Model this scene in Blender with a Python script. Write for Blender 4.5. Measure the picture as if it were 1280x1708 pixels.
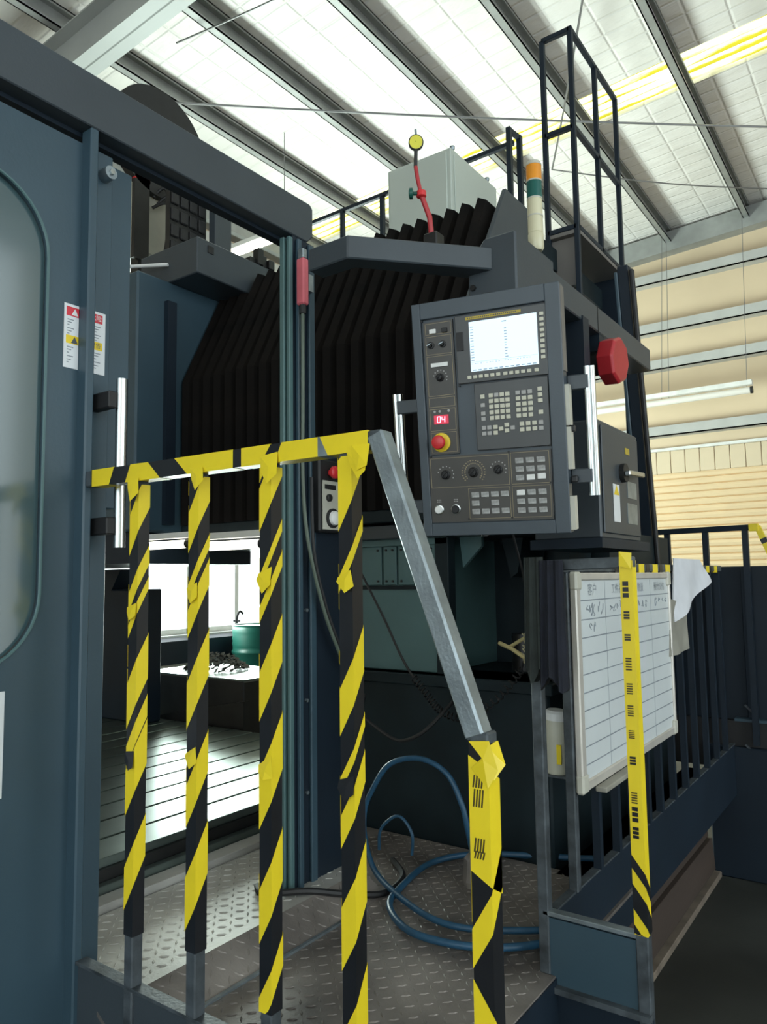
import bpy, bmesh, math, random
from mathutils import Vector, Matrix
random.seed(7)
for o in list(bpy.data.objects): bpy.data.objects.remove(o)
sc = bpy.context.scene
col = sc.collection
PI = math.pi

# ------------------------------------------------------------------ camera
def look():
    yaw, pitch, roll = math.radians(35.432), math.radians(5.146), math.radians(-0.8053)
    fwd = Vector((-math.sin(yaw)*math.cos(pitch), math.cos(yaw)*math.cos(pitch), math.sin(pitch)))
    right = Vector((math.cos(yaw), math.sin(yaw), 0))
    up = right.cross(fwd)
    r = right*math.cos(roll) + up*math.sin(roll)
    u = -right*math.sin(roll) + up*math.cos(roll)
    m = Matrix((r, u, -fwd)).transposed().to_4x4()
    m.translation = (0, 0, 1.6)
    return m
cd = bpy.data.cameras.new('camera')
cam = bpy.data.objects.new('camera', cd)
col.objects.link(cam)
cam.matrix_world = look()
cd.sensor_fit = 'HORIZONTAL'; cd.sensor_width = 36; cd.lens = 36*1249.3/1280
cd.clip_start = 0.05; cd.clip_end = 200
sc.camera = cam

# ------------------------------------------------------------------ light
w = bpy.data.worlds.new('overcast sky'); sc.world = w; w.use_nodes = True
wn = w.node_tree.nodes
wn['Background'].inputs[0].default_value = (0.86, 0.97, 1.0, 1)
wn['Background'].inputs[1].default_value = 1.8
def area(name, loc, rot, sx, sy, power, colr):
    l = bpy.data.lights.new(name, 'AREA'); l.shape = 'RECTANGLE'; l.size = sx; l.size_y = sy
    l.energy = power; l.color = colr
    o = bpy.data.objects.new(name, l); col.objects.link(o)
    o.location = loc; o.rotation_euler = rot
    return o
# daylight coming in at the window row of the left wall
area('window_daylight', (-6.8, 6.6, 1.8), (0, math.radians(-116), 0), 1.6, 4.4, 400, (0.84, 1.0, 0.92))

sc.view_settings.view_transform = 'Standard'; sc.view_settings.look = 'None'
sc.view_settings.gamma = 1; sc.view_settings.use_curve_mapping = False
sc.view_settings.exposure = 0.80

# ------------------------------------------------------------------ helpers
WL = {}
def wloc(p): return WL[p.name] if p is not None else Vector((0, 0, 0))
def tag(o, label=None, cat=None, group=None, kind=None):
    if label: o['label'] = label
    if cat: o['category'] = cat
    if group: o['group'] = group
    if kind: o['kind'] = kind
    return o
def thing(name, loc, label, cat, group=None, kind=None):
    o = bpy.data.objects.new(name, None); col.objects.link(o)
    o.empty_display_size = 0.05; o.location = loc
    WL[o.name] = Vector(loc)
    return tag(o, label, cat, group, kind)

class MB:
    def __init__(s): s.v = []; s.f = []
    def add(s, vs, fs):
        n = len(s.v); s.v += [tuple(v) for v in vs]; s.f += [tuple(i+n for i in f) for f in fs]; return s
    def box(s, x0, x1, y0, y1, z0, z1):
        return s.add([(x0,y0,z0),(x1,y0,z0),(x1,y1,z0),(x0,y1,z0),(x0,y0,z1),(x1,y0,z1),(x1,y1,z1),(x0,y1,z1)],
                     [(0,3,2,1),(4,5,6,7),(0,1,5,4),(1,2,6,5),(2,3,7,6),(3,0,4,7)])
    def bar(s, p, q, a, b=None, up=(0,0,1)):
        p, q = Vector(p), Vector(q); b = a if b is None else b
        d = (q-p).normalized(); up = Vector(up)
        if abs(d.dot(up)) > .99: up = Vector((0,1,0))
        x = d.cross(up).normalized(); y = x.cross(d).normalized()
        vs = [c + x*i*a/2 + y*j*b/2 for c in (p, q) for i, j in ((-1,-1),(1,-1),(1,1),(-1,1))]
        return s.add(vs, [(0,3,2,1),(4,5,6,7),(0,1,5,4),(1,2,6,5),(2,3,7,6),(3,0,4,7)])
    def cyl(s, p, q, r, r2=None, n=16, cap=True):
        p, q = Vector(p), Vector(q); r2 = r if r2 is None else r2
        d = (q-p).normalized(); up = Vector((0,0,1)) if abs(d.z) < .95 else Vector((1,0,0))
        x = d.cross(up).normalized(); y = x.cross(d)
        vs = []
        for c, rr in ((p, r), (q, r2)):
            vs += [c + (x*math.cos(2*PI*i/n) + y*math.sin(2*PI*i/n))*rr for i in range(n)]
        fs = [(i, (i+1)%n, n+(i+1)%n, n+i) for i in range(n)]
        if cap: fs += [tuple(range(n-1,-1,-1)), tuple(range(n, 2*n))]
        return s.add(vs, fs)
    def lathe(s, base, axis, prof, n=20):
        b = Vector(base); d = Vector(axis).normalized(); up = Vector((0,0,1)) if abs(d.z) < .95 else Vector((1,0,0))
        x = d.cross(up).normalized(); y = x.cross(d)
        vs = []; fs = []
        for r, h in prof:
            vs += [b + d*h + (x*math.cos(2*PI*i/n) + y*math.sin(2*PI*i/n))*max(r, 1e-4) for i in range(n)]
        for k in range(len(prof)-1):
            fs += [(k*n+i, k*n+(i+1)%n, (k+1)*n+(i+1)%n, (k+1)*n+i) for i in range(n)]
        fs += [tuple(range(n-1,-1,-1)), tuple(range((len(prof)-1)*n, len(prof)*n))]
        return s.add(vs, fs)
    def tube(s, pts, r, n=8):
        P = [Vector(p) for p in pts]; vs = []; fs = []
        prev = None
        for i, p in enumerate(P):
            d = (P[min(i+1, len(P)-1)] - P[max(i-1, 0)]).normalized()
            if prev is None:
                up = Vector((0,0,1)) if abs(d.z) < .9 else Vector((1,0,0)); x = d.cross(up).normalized()
            else:
                x = (prev - d*prev.dot(d)).normalized()
            prev = x; y = x.cross(d)
            vs += [p + (x*math.cos(2*PI*k/n) + y*math.sin(2*PI*k/n))*r for k in range(n)]
        m = len(P)
        for i in range(m-1):
            fs += [(i*n+k, i*n+(k+1)%n, (i+1)*n+(k+1)%n, (i+1)*n+k) for k in range(n)]
        fs += [tuple(range(n-1,-1,-1)), tuple(range((m-1)*n, m*n))]
        return s.add(vs, fs)
    def prism(s, poly, off):
        n = len(poly); off = Vector(off); a = [Vector(p) for p in poly]
        return s.add(a + [p+off for p in a], [tuple(range(n-1,-1,-1)), tuple(range(n, 2*n))] +
                     [(i, (i+1)%n, n+(i+1)%n, n+i) for i in range(n)])
    def data(s, name, org, bevel=0, smooth=False, seg=1):
        me = bpy.data.meshes.new(name)
        me.from_pydata([Vector(v)-org for v in s.v], [], s.f)
        bm = bmesh.new(); bm.from_mesh(me)
        bmesh.ops.recalc_face_normals(bm, faces=bm.faces)
        if bevel:
            es = [e for e in bm.edges if len(e.link_faces) == 2 and e.calc_face_angle(0) > .5]
            bmesh.ops.bevel(bm, geom=es, offset=bevel, segments=seg, affect='EDGES', clamp_overlap=True, profile=.5)
        bm.to_mesh(me); bm.free()
        if smooth:
            for p in me.polygons: p.use_smooth = True
            try: me.set_sharp_from_angle(angle=math.radians(40))
            except Exception: pass
        return me
    def build(s, name, m, parent=None, bevel=0, smooth=False, org=None, local=False, seg=1):
        if org is None:
            if local: org = Vector((0,0,0))
            else:
                xs = [v[0] for v in s.v]; ys = [v[1] for v in s.v]; zs = [v[2] for v in s.v]
                org = Vector(((min(xs)+max(xs))/2, (min(ys)+max(ys))/2, min(zs)))
        org = Vector(org)
        me = s.data(name, org, bevel, smooth, seg)
        me.materials.append(m)
        o = bpy.data.objects.new(name, me); col.objects.link(o)
        if parent is not None:
            o.parent = parent
            o.location = org if local else org - wloc(parent)
        else: o.location = org
        WL[o.name] = org
        return o
def B(x0, x1, y0, y1, z0, z1): return MB().box(x0, x1, y0, y1, z0, z1)
def share(src, name, parent, loc, local=False, m=None):
    o = bpy.data.objects.new(name, src.data); col.objects.link(o); o.parent = parent
    o.location = Vector(loc) if local else Vector(loc) - wloc(parent)
    WL[o.name] = Vector(loc)
    return o
def spline(pts, k=8):
    P = [Vector(p) for p in pts]; out = []
    for i in range(len(P)-1):
        a, b, c, d = P[max(i-1,0)], P[i], P[i+1], P[min(i+2, len(P)-1)]
        for j in range(k):
            t = j/k
            out.append(.5*((2*b) + (c-a)*t + (2*a-5*b+4*c-d)*t*t + (3*b-a-3*c+d)*t**3))
    return out + [P[-1]]
def text(s, size, mtx, m, parent, name='lettering', local=True):
    cu = bpy.data.curves.new('t', 'FONT'); cu.body = s; cu.size = size; cu.align_x = 'CENTER'; cu.align_y = 'CENTER'
    cu.resolution_u = 2
    t = bpy.data.objects.new('t', cu); col.objects.link(t)
    dg = bpy.context.evaluated_depsgraph_get()
    me = bpy.data.meshes.new_from_object(t.evaluated_get(dg))
    bpy.data.objects.remove(t); bpy.data.curves.remove(cu)
    me.materials.clear(); me.materials.append(m); me.transform(mtx)
    o = bpy.data.objects.new(name, me); col.objects.link(o); o.parent = parent
    if not local: o.location = -wloc(parent)
    return o

# ------------------------------------------------------------------ materials
def mat(name, c, rough=.5, metal=0, var=.12, vs=6, bump=0, bs=200, spec=.5, c2=None, stretch=None, detail=4):
    m = bpy.data.materials.new(name); m.use_nodes = True
    nt = m.node_tree; N = nt.nodes; L = nt.links; p = N['Principled BSDF']
    p.inputs['Roughness'].default_value = rough; p.inputs['Metallic'].default_value = metal
    p.inputs['Specular IOR Level'].default_value = spec
    tc = N.new('ShaderNodeTexCoord'); mp = N.new('ShaderNodeMapping'); L.new(tc.outputs['Object'], mp.inputs[0])
    if stretch: mp.inputs['Scale'].default_value = stretch
    nz = N.new('ShaderNodeTexNoise'); nz.inputs['Scale'].default_value = vs; nz.inputs['Detail'].default_value = detail
    L.new(mp.outputs[0], nz.inputs[0])
    r = N.new('ShaderNodeValToRGB'); r.color_ramp.elements[0].position = .3; r.color_ramp.elements[1].position = .7
    a = [x*(1-var) for x in c]; b = c2 if c2 else [min(1, x*(1+var)) for x in c]
    r.color_ramp.elements[0].color = (*a, 1); r.color_ramp.elements[1].color = (*b, 1)
    L.new(nz.outputs[0], r.inputs[0]); L.new(r.outputs[0], p.inputs['Base Color'])
    if bump:
        n2 = N.new('ShaderNodeTexNoise'); n2.inputs['Scale'].default_value = bs; n2.inputs['Detail'].default_value = 2
        L.new(tc.outputs['Object'], n2.inputs[0])
        bp = N.new('ShaderNodeBump'); bp.inputs['Strength'].default_value = bump; bp.inputs['Distance'].default_value = .002
        L.new(n2.outputs[0], bp.inputs['Height']); L.new(bp.outputs[0], p.inputs['Normal'])
    return m
def emis(name, c, st):
    m = bpy.data.materials.new(name); m.use_nodes = True
    p = m.node_tree.nodes['Principled BSDF']
    p.inputs['Base Color'].default_value = (*c, 1); p.inputs['Emission Color'].default_value = (*c, 1)
    p.inputs['Emission Strength'].default_value = st; p.inputs['Roughness'].default_value = .3
    return m
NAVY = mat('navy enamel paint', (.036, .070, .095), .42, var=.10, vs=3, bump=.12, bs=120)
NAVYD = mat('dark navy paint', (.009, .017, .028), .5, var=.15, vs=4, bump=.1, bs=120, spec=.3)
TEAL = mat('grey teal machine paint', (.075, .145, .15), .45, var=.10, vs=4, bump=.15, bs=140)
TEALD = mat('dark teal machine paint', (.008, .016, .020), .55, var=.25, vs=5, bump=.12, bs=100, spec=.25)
CHAR = mat('charcoal grey paint', (.042, .053, .063), .42, var=.08, vs=5, bump=.12, bs=160)
GREYP = mat('warm grey sheet paint', (.16, .15, .14), .5, var=.08, vs=5)
BLACK = mat('black rubber', (.012, .012, .013), .55, var=.2, vs=20)
BELLOW = mat('black bellows cloth', (.006, .0055, .0055), .7, var=.35, vs=6, bump=.15, bs=90, c2=[.009, .007, .006], spec=.1)
CHROME = mat('polished chrome tube', (.55, .58, .58), .24, 1, var=.04, vs=10)
STEEL = mat('scuffed zinc steel', (.30, .35, .38), .38, .75, var=.22, vs=18, bump=.3, bs=160)
OLDTUBE = mat('worn grey painted tube', (.062, .074, .084), .5, .2, var=.5, vs=22, bump=.3, bs=120)
IRON = mat('ground cast iron', (.17, .21, .195), .36, .85, var=.25, vs=3, detail=8)
IRONB = mat('oily dark cast iron', (.02, .02, .02), .4, .3, var=.3, vs=8)
PLATE = mat('dusty steel chequer plate', (.46, .45, .42), .5, .3, var=.4, vs=2.6, bump=.3, bs=140, detail=9)
PLATED = mat('dirty steel chequer plate', (.19, .165, .155), .5, .3, var=.72, vs=2.6, bump=.35, bs=140, detail=10, c2=[.38, .34, .31])
YEL = mat('yellow tape', (.86, .66, .02), .36, var=.05, vs=12, spec=.5)
BLK = mat('black tape', (.012, .013, .016), .3, var=.2, vs=20)
PRINT = mat('black print on tape', (.08, .06, .01), .4, var=.5, vs=60)
WHITE = mat('white enamel', (.72, .73, .72), .35, var=.04, vs=5)
CABW = mat('pale grey green cabinet paint', (.50, .55, .50), .4, var=.03, vs=3)
BOARD = mat('whiteboard enamel', (.63, .67, .68), .22, var=.04, vs=3)
ALU = mat('aluminium frame', (.60, .57, .52), .4, .35, var=.08, vs=12)
INK = mat('dark marker ink', (.06, .07, .08), .5)
INKF = mat('faded marker ink', (.22, .25, .28), .5)
RED = mat('red plastic', (.42, .022, .03), .38, var=.1, vs=10)
REDB = mat('bright red plastic', (.62, .03, .035), .35, var=.08, vs=10)
PINK = mat('sun faded red plastic', (.60, .13, .16), .4, var=.1, vs=12)
ORANGE = mat('amber plastic', (.75, .28, .02), .3, var=.05)
GREENL = mat('dark green lens plastic', (.01, .10, .085), .25, var=.05)
CREAML = mat('cream lens plastic', (.62, .58, .40), .3, var=.05)
CREAMP = mat('cream painted steel', (.50, .49, .42), .45, var=.08, vs=8)
DRUM = mat('green drum paint', (.010, .085, .065), .35, var=.12, vs=6)
BLUEH = mat('blue air hose', (.020, .080, .150), .4, var=.15, vs=30)
KEYC = mat('cream keycap', (.60, .58, .47), .45, var=.06, vs=40)
KEYG = mat('grey keycap', (.40, .39, .38), .45, var=.06, vs=40)
PNLBR = mat('dark olive panel film', (.050, .046, .041), .38, var=.08, vs=14)
LINE = mat('gold panel line', (.32, .26, .15), .5)
LCDB = mat('charcoal lcd bezel', (.065, .068, .070), .42, var=.06, vs=10)
YSTRIP = mat('yellow badge strip', (.45, .33, .02), .4)
BTN = mat('clear key button', (.30, .30, .29), .2, var=.4, vs=60)
BTNW = mat('white key button', (.78, .78, .76), .3)
CLOTHN = mat('navy work cloth', (.007, .009, .017), .9, var=.3, vs=20, bump=.4, bs=300)
CLOTHG = mat('black green work cloth', (.018, .024, .022), .9, var=.3, vs=20, bump=.4, bs=300)
CLOTHW = mat('white rag', (.62, .63, .67), .9, var=.08, vs=8, bump=.3, bs=200)
CARD = mat('dusty plastic folder', (.28, .27, .23), .5, var=.2, vs=8)
CONC = mat('oil stained concrete', (.030, .032, .029), .6, var=.45, vs=1.6, bump=.3, bs=60, detail=10)
WOOD = mat('dirty wooden board', (.050, .034, .026), .75, var=.3, vs=5, bump=.3, bs=80, stretch=(1, .15, 1))
JUG = mat('milky plastic', (.55, .54, .44), .45, var=.1, vs=6)
STICK = mat('straw handle', (.45, .38, .18), .6, var=.15, vs=20)
STICKY = mat('straw bristles', (.30, .27, .16), .9, var=.35, vs=60)
PAPER = mat('sticker white', (.70, .72, .74), .45, var=.03)
STRED = mat('sticker red', (.62, .03, .05), .45)
STYEL = mat('sticker yellow', (.80, .58, .02), .45)
WALLC = mat('cream cladding', (.66, .54, .38), .6, var=.06, vs=1.2, bump=.1, bs=8)
WALLI = mat('cream insulation sheet', (.68, .54, .37), .6, var=.06, vs=.8, bump=.15, bs=8)
SHUT = mat('cream roller shutter', (.76, .58, .36), .5, var=.05, vs=2)
GALV = mat('galvanised purlin steel', (.33, .34, .33), .5, .3, var=.12, vs=6)
GIRT = mat('pale grey girt paint', (.46, .46, .44), .5, var=.08, vs=4)
RAFT = mat('pale grey rafter paint', (.42, .44, .43), .5, var=.06, vs=2)
WIRE = mat('steel wire', (.20, .20, .20), .45, .5)
LAMPB = mat('white lamp batten', (.75, .75, .72), .4)
TUBE = emis('fluorescent tube', (1, .97, .86), 2.2)
TUBED = mat('unlit fluorescent tube', (.80, .76, .70), .25, var=.03)
SCREEN = emis('lit screen', (.74, .88, 1.0), .30)
SCRTXT = emis('screen text', (.25, .33, .42), .12)
SCRBAR = emis('screen pale field', (.82, .90, .86), .95)
LEDR = emis('red led digits', (1.0, .25, .35), 2.0)
LEDB = emis('red led window', (.45, .02, .05), .5)
DARKG = mat('recess black', (.006, .007, .009), .6)
DIALY = mat('yellow dial face', (.72, .66, .05), .3)
GLASSW = None
def glass_reflect():
    m = bpy.data.materials.new('tinted door glass'); m.use_nodes = True
    p = m.node_tree.nodes['Principled BSDF']
    p.inputs['Base Color'].default_value = (.05, .09, .10, 1); p.inputs['Roughness'].default_value = .16
    p.inputs['Specular IOR Level'].default_value = .9; p.inputs['Coat Weight'].default_value = .6
    p.inputs['Coat Roughness'].default_value = .08
    return m
DOORGLASS = glass_reflect()
def ceiling_mat():
    m = mat('white quilted foil insulation', (.84, .805, .77), .5, var=.04, vs=1.0)
    nt = m.node_tree; N = nt.nodes; L = nt.links; p = N['Principled BSDF']
    tc = N.new('ShaderNodeTexCoord')
    w1 = N.new('ShaderNodeTexNoise'); w1.inputs['Scale'].default_value = 2.4; w1.inputs['Detail'].default_value = 4
    mp = N.new('ShaderNodeMapping'); mp.inputs['Scale'].default_value = (1.0, 2.2, 1); L.new(tc.outputs['Object'], mp.inputs[0]); L.new(mp.outputs[0], w1.inputs[0])
    w2 = N.new('ShaderNodeTexVoronoi'); w2.feature = 'SMOOTH_F1'; w2.inputs['Scale'].default_value = 2.6; L.new(tc.outputs['Object'], w2.inputs[0])
    b = N.new('ShaderNodeMath'); b.operation = 'ADD'; L.new(w1.outputs[0], b.inputs[0]); L.new(w2.outputs['Distance'], b.inputs[1])
    bk = N.new('ShaderNodeTexBrick'); bk.offset = 0; bk.inputs['Scale'].default_value = 1; bk.inputs['Brick Width'].default_value = .34; bk.inputs['Row Height'].default_value = .22
    bk.inputs['Mortar Size'].default_value = .022; bk.inputs['Mortar Smooth'].default_value = 1; L.new(tc.outputs['Object'], bk.inputs[0])
    b2 = N.new('ShaderNodeMath'); b2.operation = 'MULTIPLY_ADD'; b2.inputs[1].default_value = -.32; L.new(bk.outputs['Fac'], b2.inputs[0]); L.new(b.outputs[0], b2.inputs[2]); b = b2
    bp = N.new('ShaderNodeBump'); bp.inputs['Strength'].default_value = .5; bp.inputs['Distance'].default_value = .06
    L.new(b.outputs[0], bp.inputs['Height']); L.new(bp.outputs[0], p.inputs['Normal'])
    return m
CEIL = ceiling_mat()
def skylight_mat():
    m = bpy.data.materials.new('yellowed fibreglass sheet'); m.use_nodes = True
    nt = m.node_tree; N = nt.nodes; L = nt.links
    for n in list(N):
        if n.type == 'BSDF_PRINCIPLED': N.remove(n)
    out = [n for n in N if n.type == 'OUTPUT_MATERIAL'][0]
    tr = N.new('ShaderNodeBsdfTranslucent'); df = N.new('ShaderNodeBsdfDiffuse'); mx = N.new('ShaderNodeMixShader'); mx.inputs[0].default_value = .12
    tc = N.new('ShaderNodeTexCoord'); mp = N.new('ShaderNodeMapping'); mp.inputs['Scale'].default_value = (.5, 6, 1)
    nz = N.new('ShaderNodeTexNoise'); nz.inputs['Scale'].default_value = 4; nz.inputs['Detail'].default_value = 7
    L.new(tc.outputs['Object'], mp.inputs[0]); L.new(mp.outputs[0], nz.inputs[0])
    r = N.new('ShaderNodeValToRGB'); e = r.color_ramp.elements
    e[0].position = .50; e[0].color = (.50, .42, .03, 1); e[1].position = .72; e[1].color = (1, .98, .74, 1)
    wv = N.new('ShaderNodeTexWave'); wv.bands_direction = 'Y'; wv.inputs['Scale'].default_value = 2.62; wv.inputs['Distortion'].default_value = .6; wv.inputs['Detail'].default_value = 4; wv.inputs['Detail Scale'].default_value = 3
    L.new(tc.outputs['Object'], wv.inputs[0]); ad = N.new('ShaderNodeMath'); ad.operation = 'MULTIPLY_ADD'; ad.inputs[1].default_value = .42
    L.new(wv.outputs['Fac'], ad.inputs[0]); L.new(nz.outputs[0], ad.inputs[2])
    L.new(ad.outputs[0], r.inputs[0]); L.new(r.outputs[0], tr.inputs[0]); L.new(r.outputs[0], df.inputs[0])
    L.new(tr.outputs[0], mx.inputs[1]); L.new(df.outputs[0], mx.inputs[2]); L.new(mx.outputs[0], out.inputs[0])
    return m
SKYL = skylight_mat()

# ================================================================== SETTING
def struct(o, label=None): o['kind'] = 'structure'; return o
struct(B(-7.3, 9.2, -6, 11.6, -.15, 0).build('floor', CONC))
ZR = lambda X: 6.636 + .0556*(X + 3.415)
# far gable wall with openings for window_2 (X -5.2..-3.75) and the shutter door (X -3.6..1.2)
wf = MB()
wf.prism([(-7.1,11.3,0),(-5.3,11.3,0),(-5.3,11.3,ZR(-5.3)+.05),(-7.1,11.3,ZR(-7.1)+.05)], (0,.12,0))
wf.prism([(-5.3,11.3,0),(-3.75,11.3,0),(-3.75,11.3,.8),(-5.3,11.3,.8)], (0,.12,0))
wf.prism([(-5.3,11.3,2.7),(-3.75,11.3,2.7),(-3.75,11.3,ZR(-3.75)+.05),(-5.3,11.3,ZR(-5.3)+.05)], (0,.12,0))
wf.prism([(-3.75,11.3,3.08),(1.2,11.3,3.08),(1.2,11.3,ZR(1.2)+.05),(-3.75,11.3,ZR(-3.75)+.05)], (0,.12,0))
wf.prism([(1.2,11.3,0),(9,11.3,0),(9,11.3,ZR(9)+.05),(1.2,11.3,ZR(1.2)+.05)], (0,.12,0))
wall_far = struct(wf.build('wall_far', WALLI))
for z in (5.92, 5.17, 4.61, 3.62):
    g = MB(); g.box(-6.9, 9, 11.13, 11.3, z, z+.018).box(-6.9, 9, 11.13, 11.145, z, z+.13).box(-6.9, 9, 11.13, 11.3, z+.13, z+.148)
    g.build('girt', GIRT, wall_far)
g = MB(); g.prism([(-6.9,11.1,ZR(-6.9)-.33),(9,11.1,ZR(9)-.33),(9,11.1,ZR(9)-.04),(-6.9,11.1,ZR(-6.9)-.04)], (0,.2,0)); g.build('eave_channel', GALV, wall_far)
B(-3.9, 9, 11.2, 11.3, 3.41, 3.45).build('trim_strip', LAMPB, wall_far)
rib = B(-.0965, .0965, 11.255, 11.3, 3.08, 3.41).build('cladding_panel', WALLC, wall_far, bevel=.007, org=(0, 11.28, 3.08))
rib.location.x = -3.55 - WL[wall_far.name].x
for i in range(1, 24): share(rib, 'cladding_panel', wall_far, (-3.55+i*.2, 11.28, 3.08))
sd = thing('door_1', (-1.2, 11.32, 0), None, None, kind='structure')
sl = MB()
for i in range(31): sl.lathe((-3.75, 11.33, .05+i*.1), (1,0,0), [(.054,0),(.054,4.95)], 8)
sl.build('shutter_slats', SHUT, sd, smooth=True)['kind'] = 'stuff'
B(-3.72, 1.18, 11.32, 11.36, 0, .1).build('bottom_rail', GALV, sd)
for x in (-3.78, 1.12): B(x, x+.1, 11.24, 11.3, 0, 3.08).build('guide_rail', GALV, sd)
w2 = thing('window_2', (-4.5, 11.34, .8), None, None, kind='structure')
for x in (-5.3, -4.55, -3.81): B(x, x+.06, 11.3, 11.38, .8, 2.7).build('window_frame', LAMPB, w2)
for z in (.8, 1.7, 2.64): B(-5.3, -3.75, 11.3, 11.38, z, z+.06).build('window_frame', LAMPB, w2)
# left wall
LX = -7.0
wl = MB()
for (y0, y1, z0, z1) in ((-6,4.4,0,6.9),(4.4,8.8,0,1.0),(4.4,8.8,2.6,6.9),(8.8,11.42,0,6.9)): wl.box(LX-.12, LX, y0, y1, z0, z1)
wall_left = struct(wl.build('wall_left', WALLC))
for z in (5.75, 5.05, 4.35, 3.6, 3.0): B(LX, LX+.15, -6, 11.3, z, z+.14).build('girt', GIRT, wall_left)
B(LX, LX+.22, -6, 11.1, 6.0, 6.3).build('eave_channel', GALV, wall_left)
w1 = thing('window_1', (LX-.06, 6.6, 1.0), None, None, kind='structure')
for y in (4.4, 5.86, 6.62, 7.3, 8.74): B(LX-.1, LX-.02, y, y+.06, 1.0, 2.6).build('window_frame', LAMPB, w1)
for z in (1.0, 2.54): B(LX-.1, LX-.02, 4.4, 8.8, z, z+.06).build('window_frame', LAMPB, w1)
B(LX-.02, LX+.12, 4.3, 8.9, .95, 1.0).build('window_sill', WHITE, w1)
# unseen right wall of the hall, ended short to shape the door glass reflection
wr = MB()
wr.box(9, 9.12, 6.7, 11.42, 0, 7.4)
struct(wr.build('wall_right', WALLC))
wk = MB(); wk.box(-7.12, -2.6, -6.12, -6, 0, 7.4).box(-2.6, 4.4, -6.12, -6, 5.0, 7.4).box(4.4, 9.1, -6.12, -6, 0, 7.4)   # unseen wall; middle opening added to let frontal light in
struct(wk.build('wall_back', WALLC))
# ceiling sheet: two insulated fields with the translucent strip between them
def sheet(y0, y1):
    return [(-7.1,y0,ZR(-7.1)),(9,y0,ZR(9)),(9,y1,ZR(9)),(-7.1,y1,ZR(-7.1))]
ce = MB(); ce.prism(sheet(-6, 7.42), (0,0,.08)); ce.prism(sheet(7.98, 11.45), (0,0,.08))
ceiling = struct(ce.build('ceiling', CEIL))
sk = MB(); ny = 40; vs = []; fs = []
for i in range(ny+1):
    y = 7.40 + .60*i/ny; dz = .05 + .028*math.cos(i/ny*2*PI*5)
    vs += [(-7.1, y, ZR(-7.1)+dz), (9, y, ZR(9)+dz)]
for i in range(ny): fs.append((2*i, 2*i+1, 2*i+3, 2*i+2))
sk.add(vs, fs); sk.build('skylight_strip', SKYL, ceiling, smooth=True)
for X in [-6.7, -5.69, -4.69, -3.68, -2.69, -1.64, -.6, .4, 1.4, 2.4, 3.5, 4.6, 5.8, 7, 8.2]:
    z = ZR(X)
    p = MB(); p.box(X-.045, X-.033, -6, 11.25, z-.20, z).box(X-.045, X+.04, -6, 11.25, z-.20, z-.188).box(X-.045, X+.04, -6, 11.25, z-.012, z).box(X+.03, X+.04, -6, 11.25, z-.20, z-.175).box(X+.03, X+.04, -6, 11.25, z-.03, z)
    p.build('purlin', GALV, ceiling)
def rafter(Y):
    m = MB()
    for (dy0, dy1, a, b) in ((-.11,.11,-.60,-.585),(-.008,.008,-.60,-.2),(-.11,.11,-.215,-.2)):
        m.prism([(-7,Y+dy0,ZR(-7)+a),(9,Y+dy0,ZR(9)+a),(9,Y+dy0,ZR(9)+b),(-7,Y+dy0,ZR(-7)+b)], (0,dy1-dy0,0))
    m.build('rafter', RAFT, ceiling)
rafter(3.42); rafter(-2.6)
def rod(name, p, q, r, label, cat, group=None):
    return tag(MB().tube([Vector(p).lerp(Vector(q), i/6) + Vector((0,0,-.05*math.sin(PI*i/6))) for i in range(7)], r, 6).build(name, WIRE), label, cat, group)
rod('bracing_wire', (-6.6, 3.1, 6.02), (-.6, 8.28, 6.02), .010, 'long thin steel wire stretched level across under the roof purlins', 'wire')
rod('bracing_rod', (-5.0, 4.0, 6.30), (-2.4, 4.4, 6.45), .008, 'thin diagonal bracing rod close under the roof near the pale rafter', 'rod')
rod('bracing_rod', (-1.9, 5.6, 6.40), (-3.2, 8.0, 6.35), .010, 'thin diagonal bracing rod crossing the yellow skylight strip', 'rod')
rod('bracing_rod', (-3.2, 8.0, 6.35), (-1.2, 10.4, 6.5), .008, 'thin bracing rod between skylight strip and far gable wall', 'rod')

# ================================================================== RAISED PLATFORM
pf = thing('raised_platform', (-1.4, 2.5, 0), 'raised steel working platform with chequer plate floor between the guard rails', 'platform')
def tread(x0, x1, y0, y1, z, zf=None, p=.034):
    m = MB(); k = 0; y = y0+.01
    while y < y1-.01:
        x = x0+.01; j = 0
        while x < x1-.01:
            a = PI/4 if (j+k) % 2 == 0 else -PI/4
            ca, sa = math.cos(a), math.sin(a); L, W, H = .0145, .0038, .0022
            h = (lambda X: z) if zf is None else zf
            pts = [(-L,0,0),(0,-W,0),(L,0,0),(0,W,0),(-L*.55,0,H),(L*.55,0,H)]
            vs = [(x+px*ca-py*sa, y+px*sa+py*ca, h(x+px*ca-py*sa)+pz) for px,py,pz in pts]
            m.add(vs, [(0,1,4),(1,5,4),(1,2,5),(2,3,5),(3,4,5),(3,0,4)])
            x += p; j += 1
        y += p; k += 1
    return m
up = B(-2.06, -1.62, 1.13, 2.12, .600, .610).build('floor_plate', PLATE, pf); up['label'] = 'bright worn upper chequer plate'
t = tread(-2.05, -1.625, 1.14, 2.11, .610).build('tread_pattern', PLATE, up); t['kind'] = 'stuff'
lo = B(-1.52, -.85, 1.12, 2.64, .540, .550).build('floor_plate', PLATED, pf); lo['label'] = 'dirty lower chequer plate'
t = tread(-1.51, -.86, 1.13, 2.63, .550).build('tread_pattern', PLATED, lo); t['kind'] = 'stuff'
zr = lambda X: .610 - (X+1.62)/.10*.058
rp = MB().prism([(-1.62,1.1,.600),(-1.52,1.1,.540),(-1.52,1.1,.552),(-1.62,1.1,.610)], (0,1.02,0)).build('ramp_plate', PLATED, pf)
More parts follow.
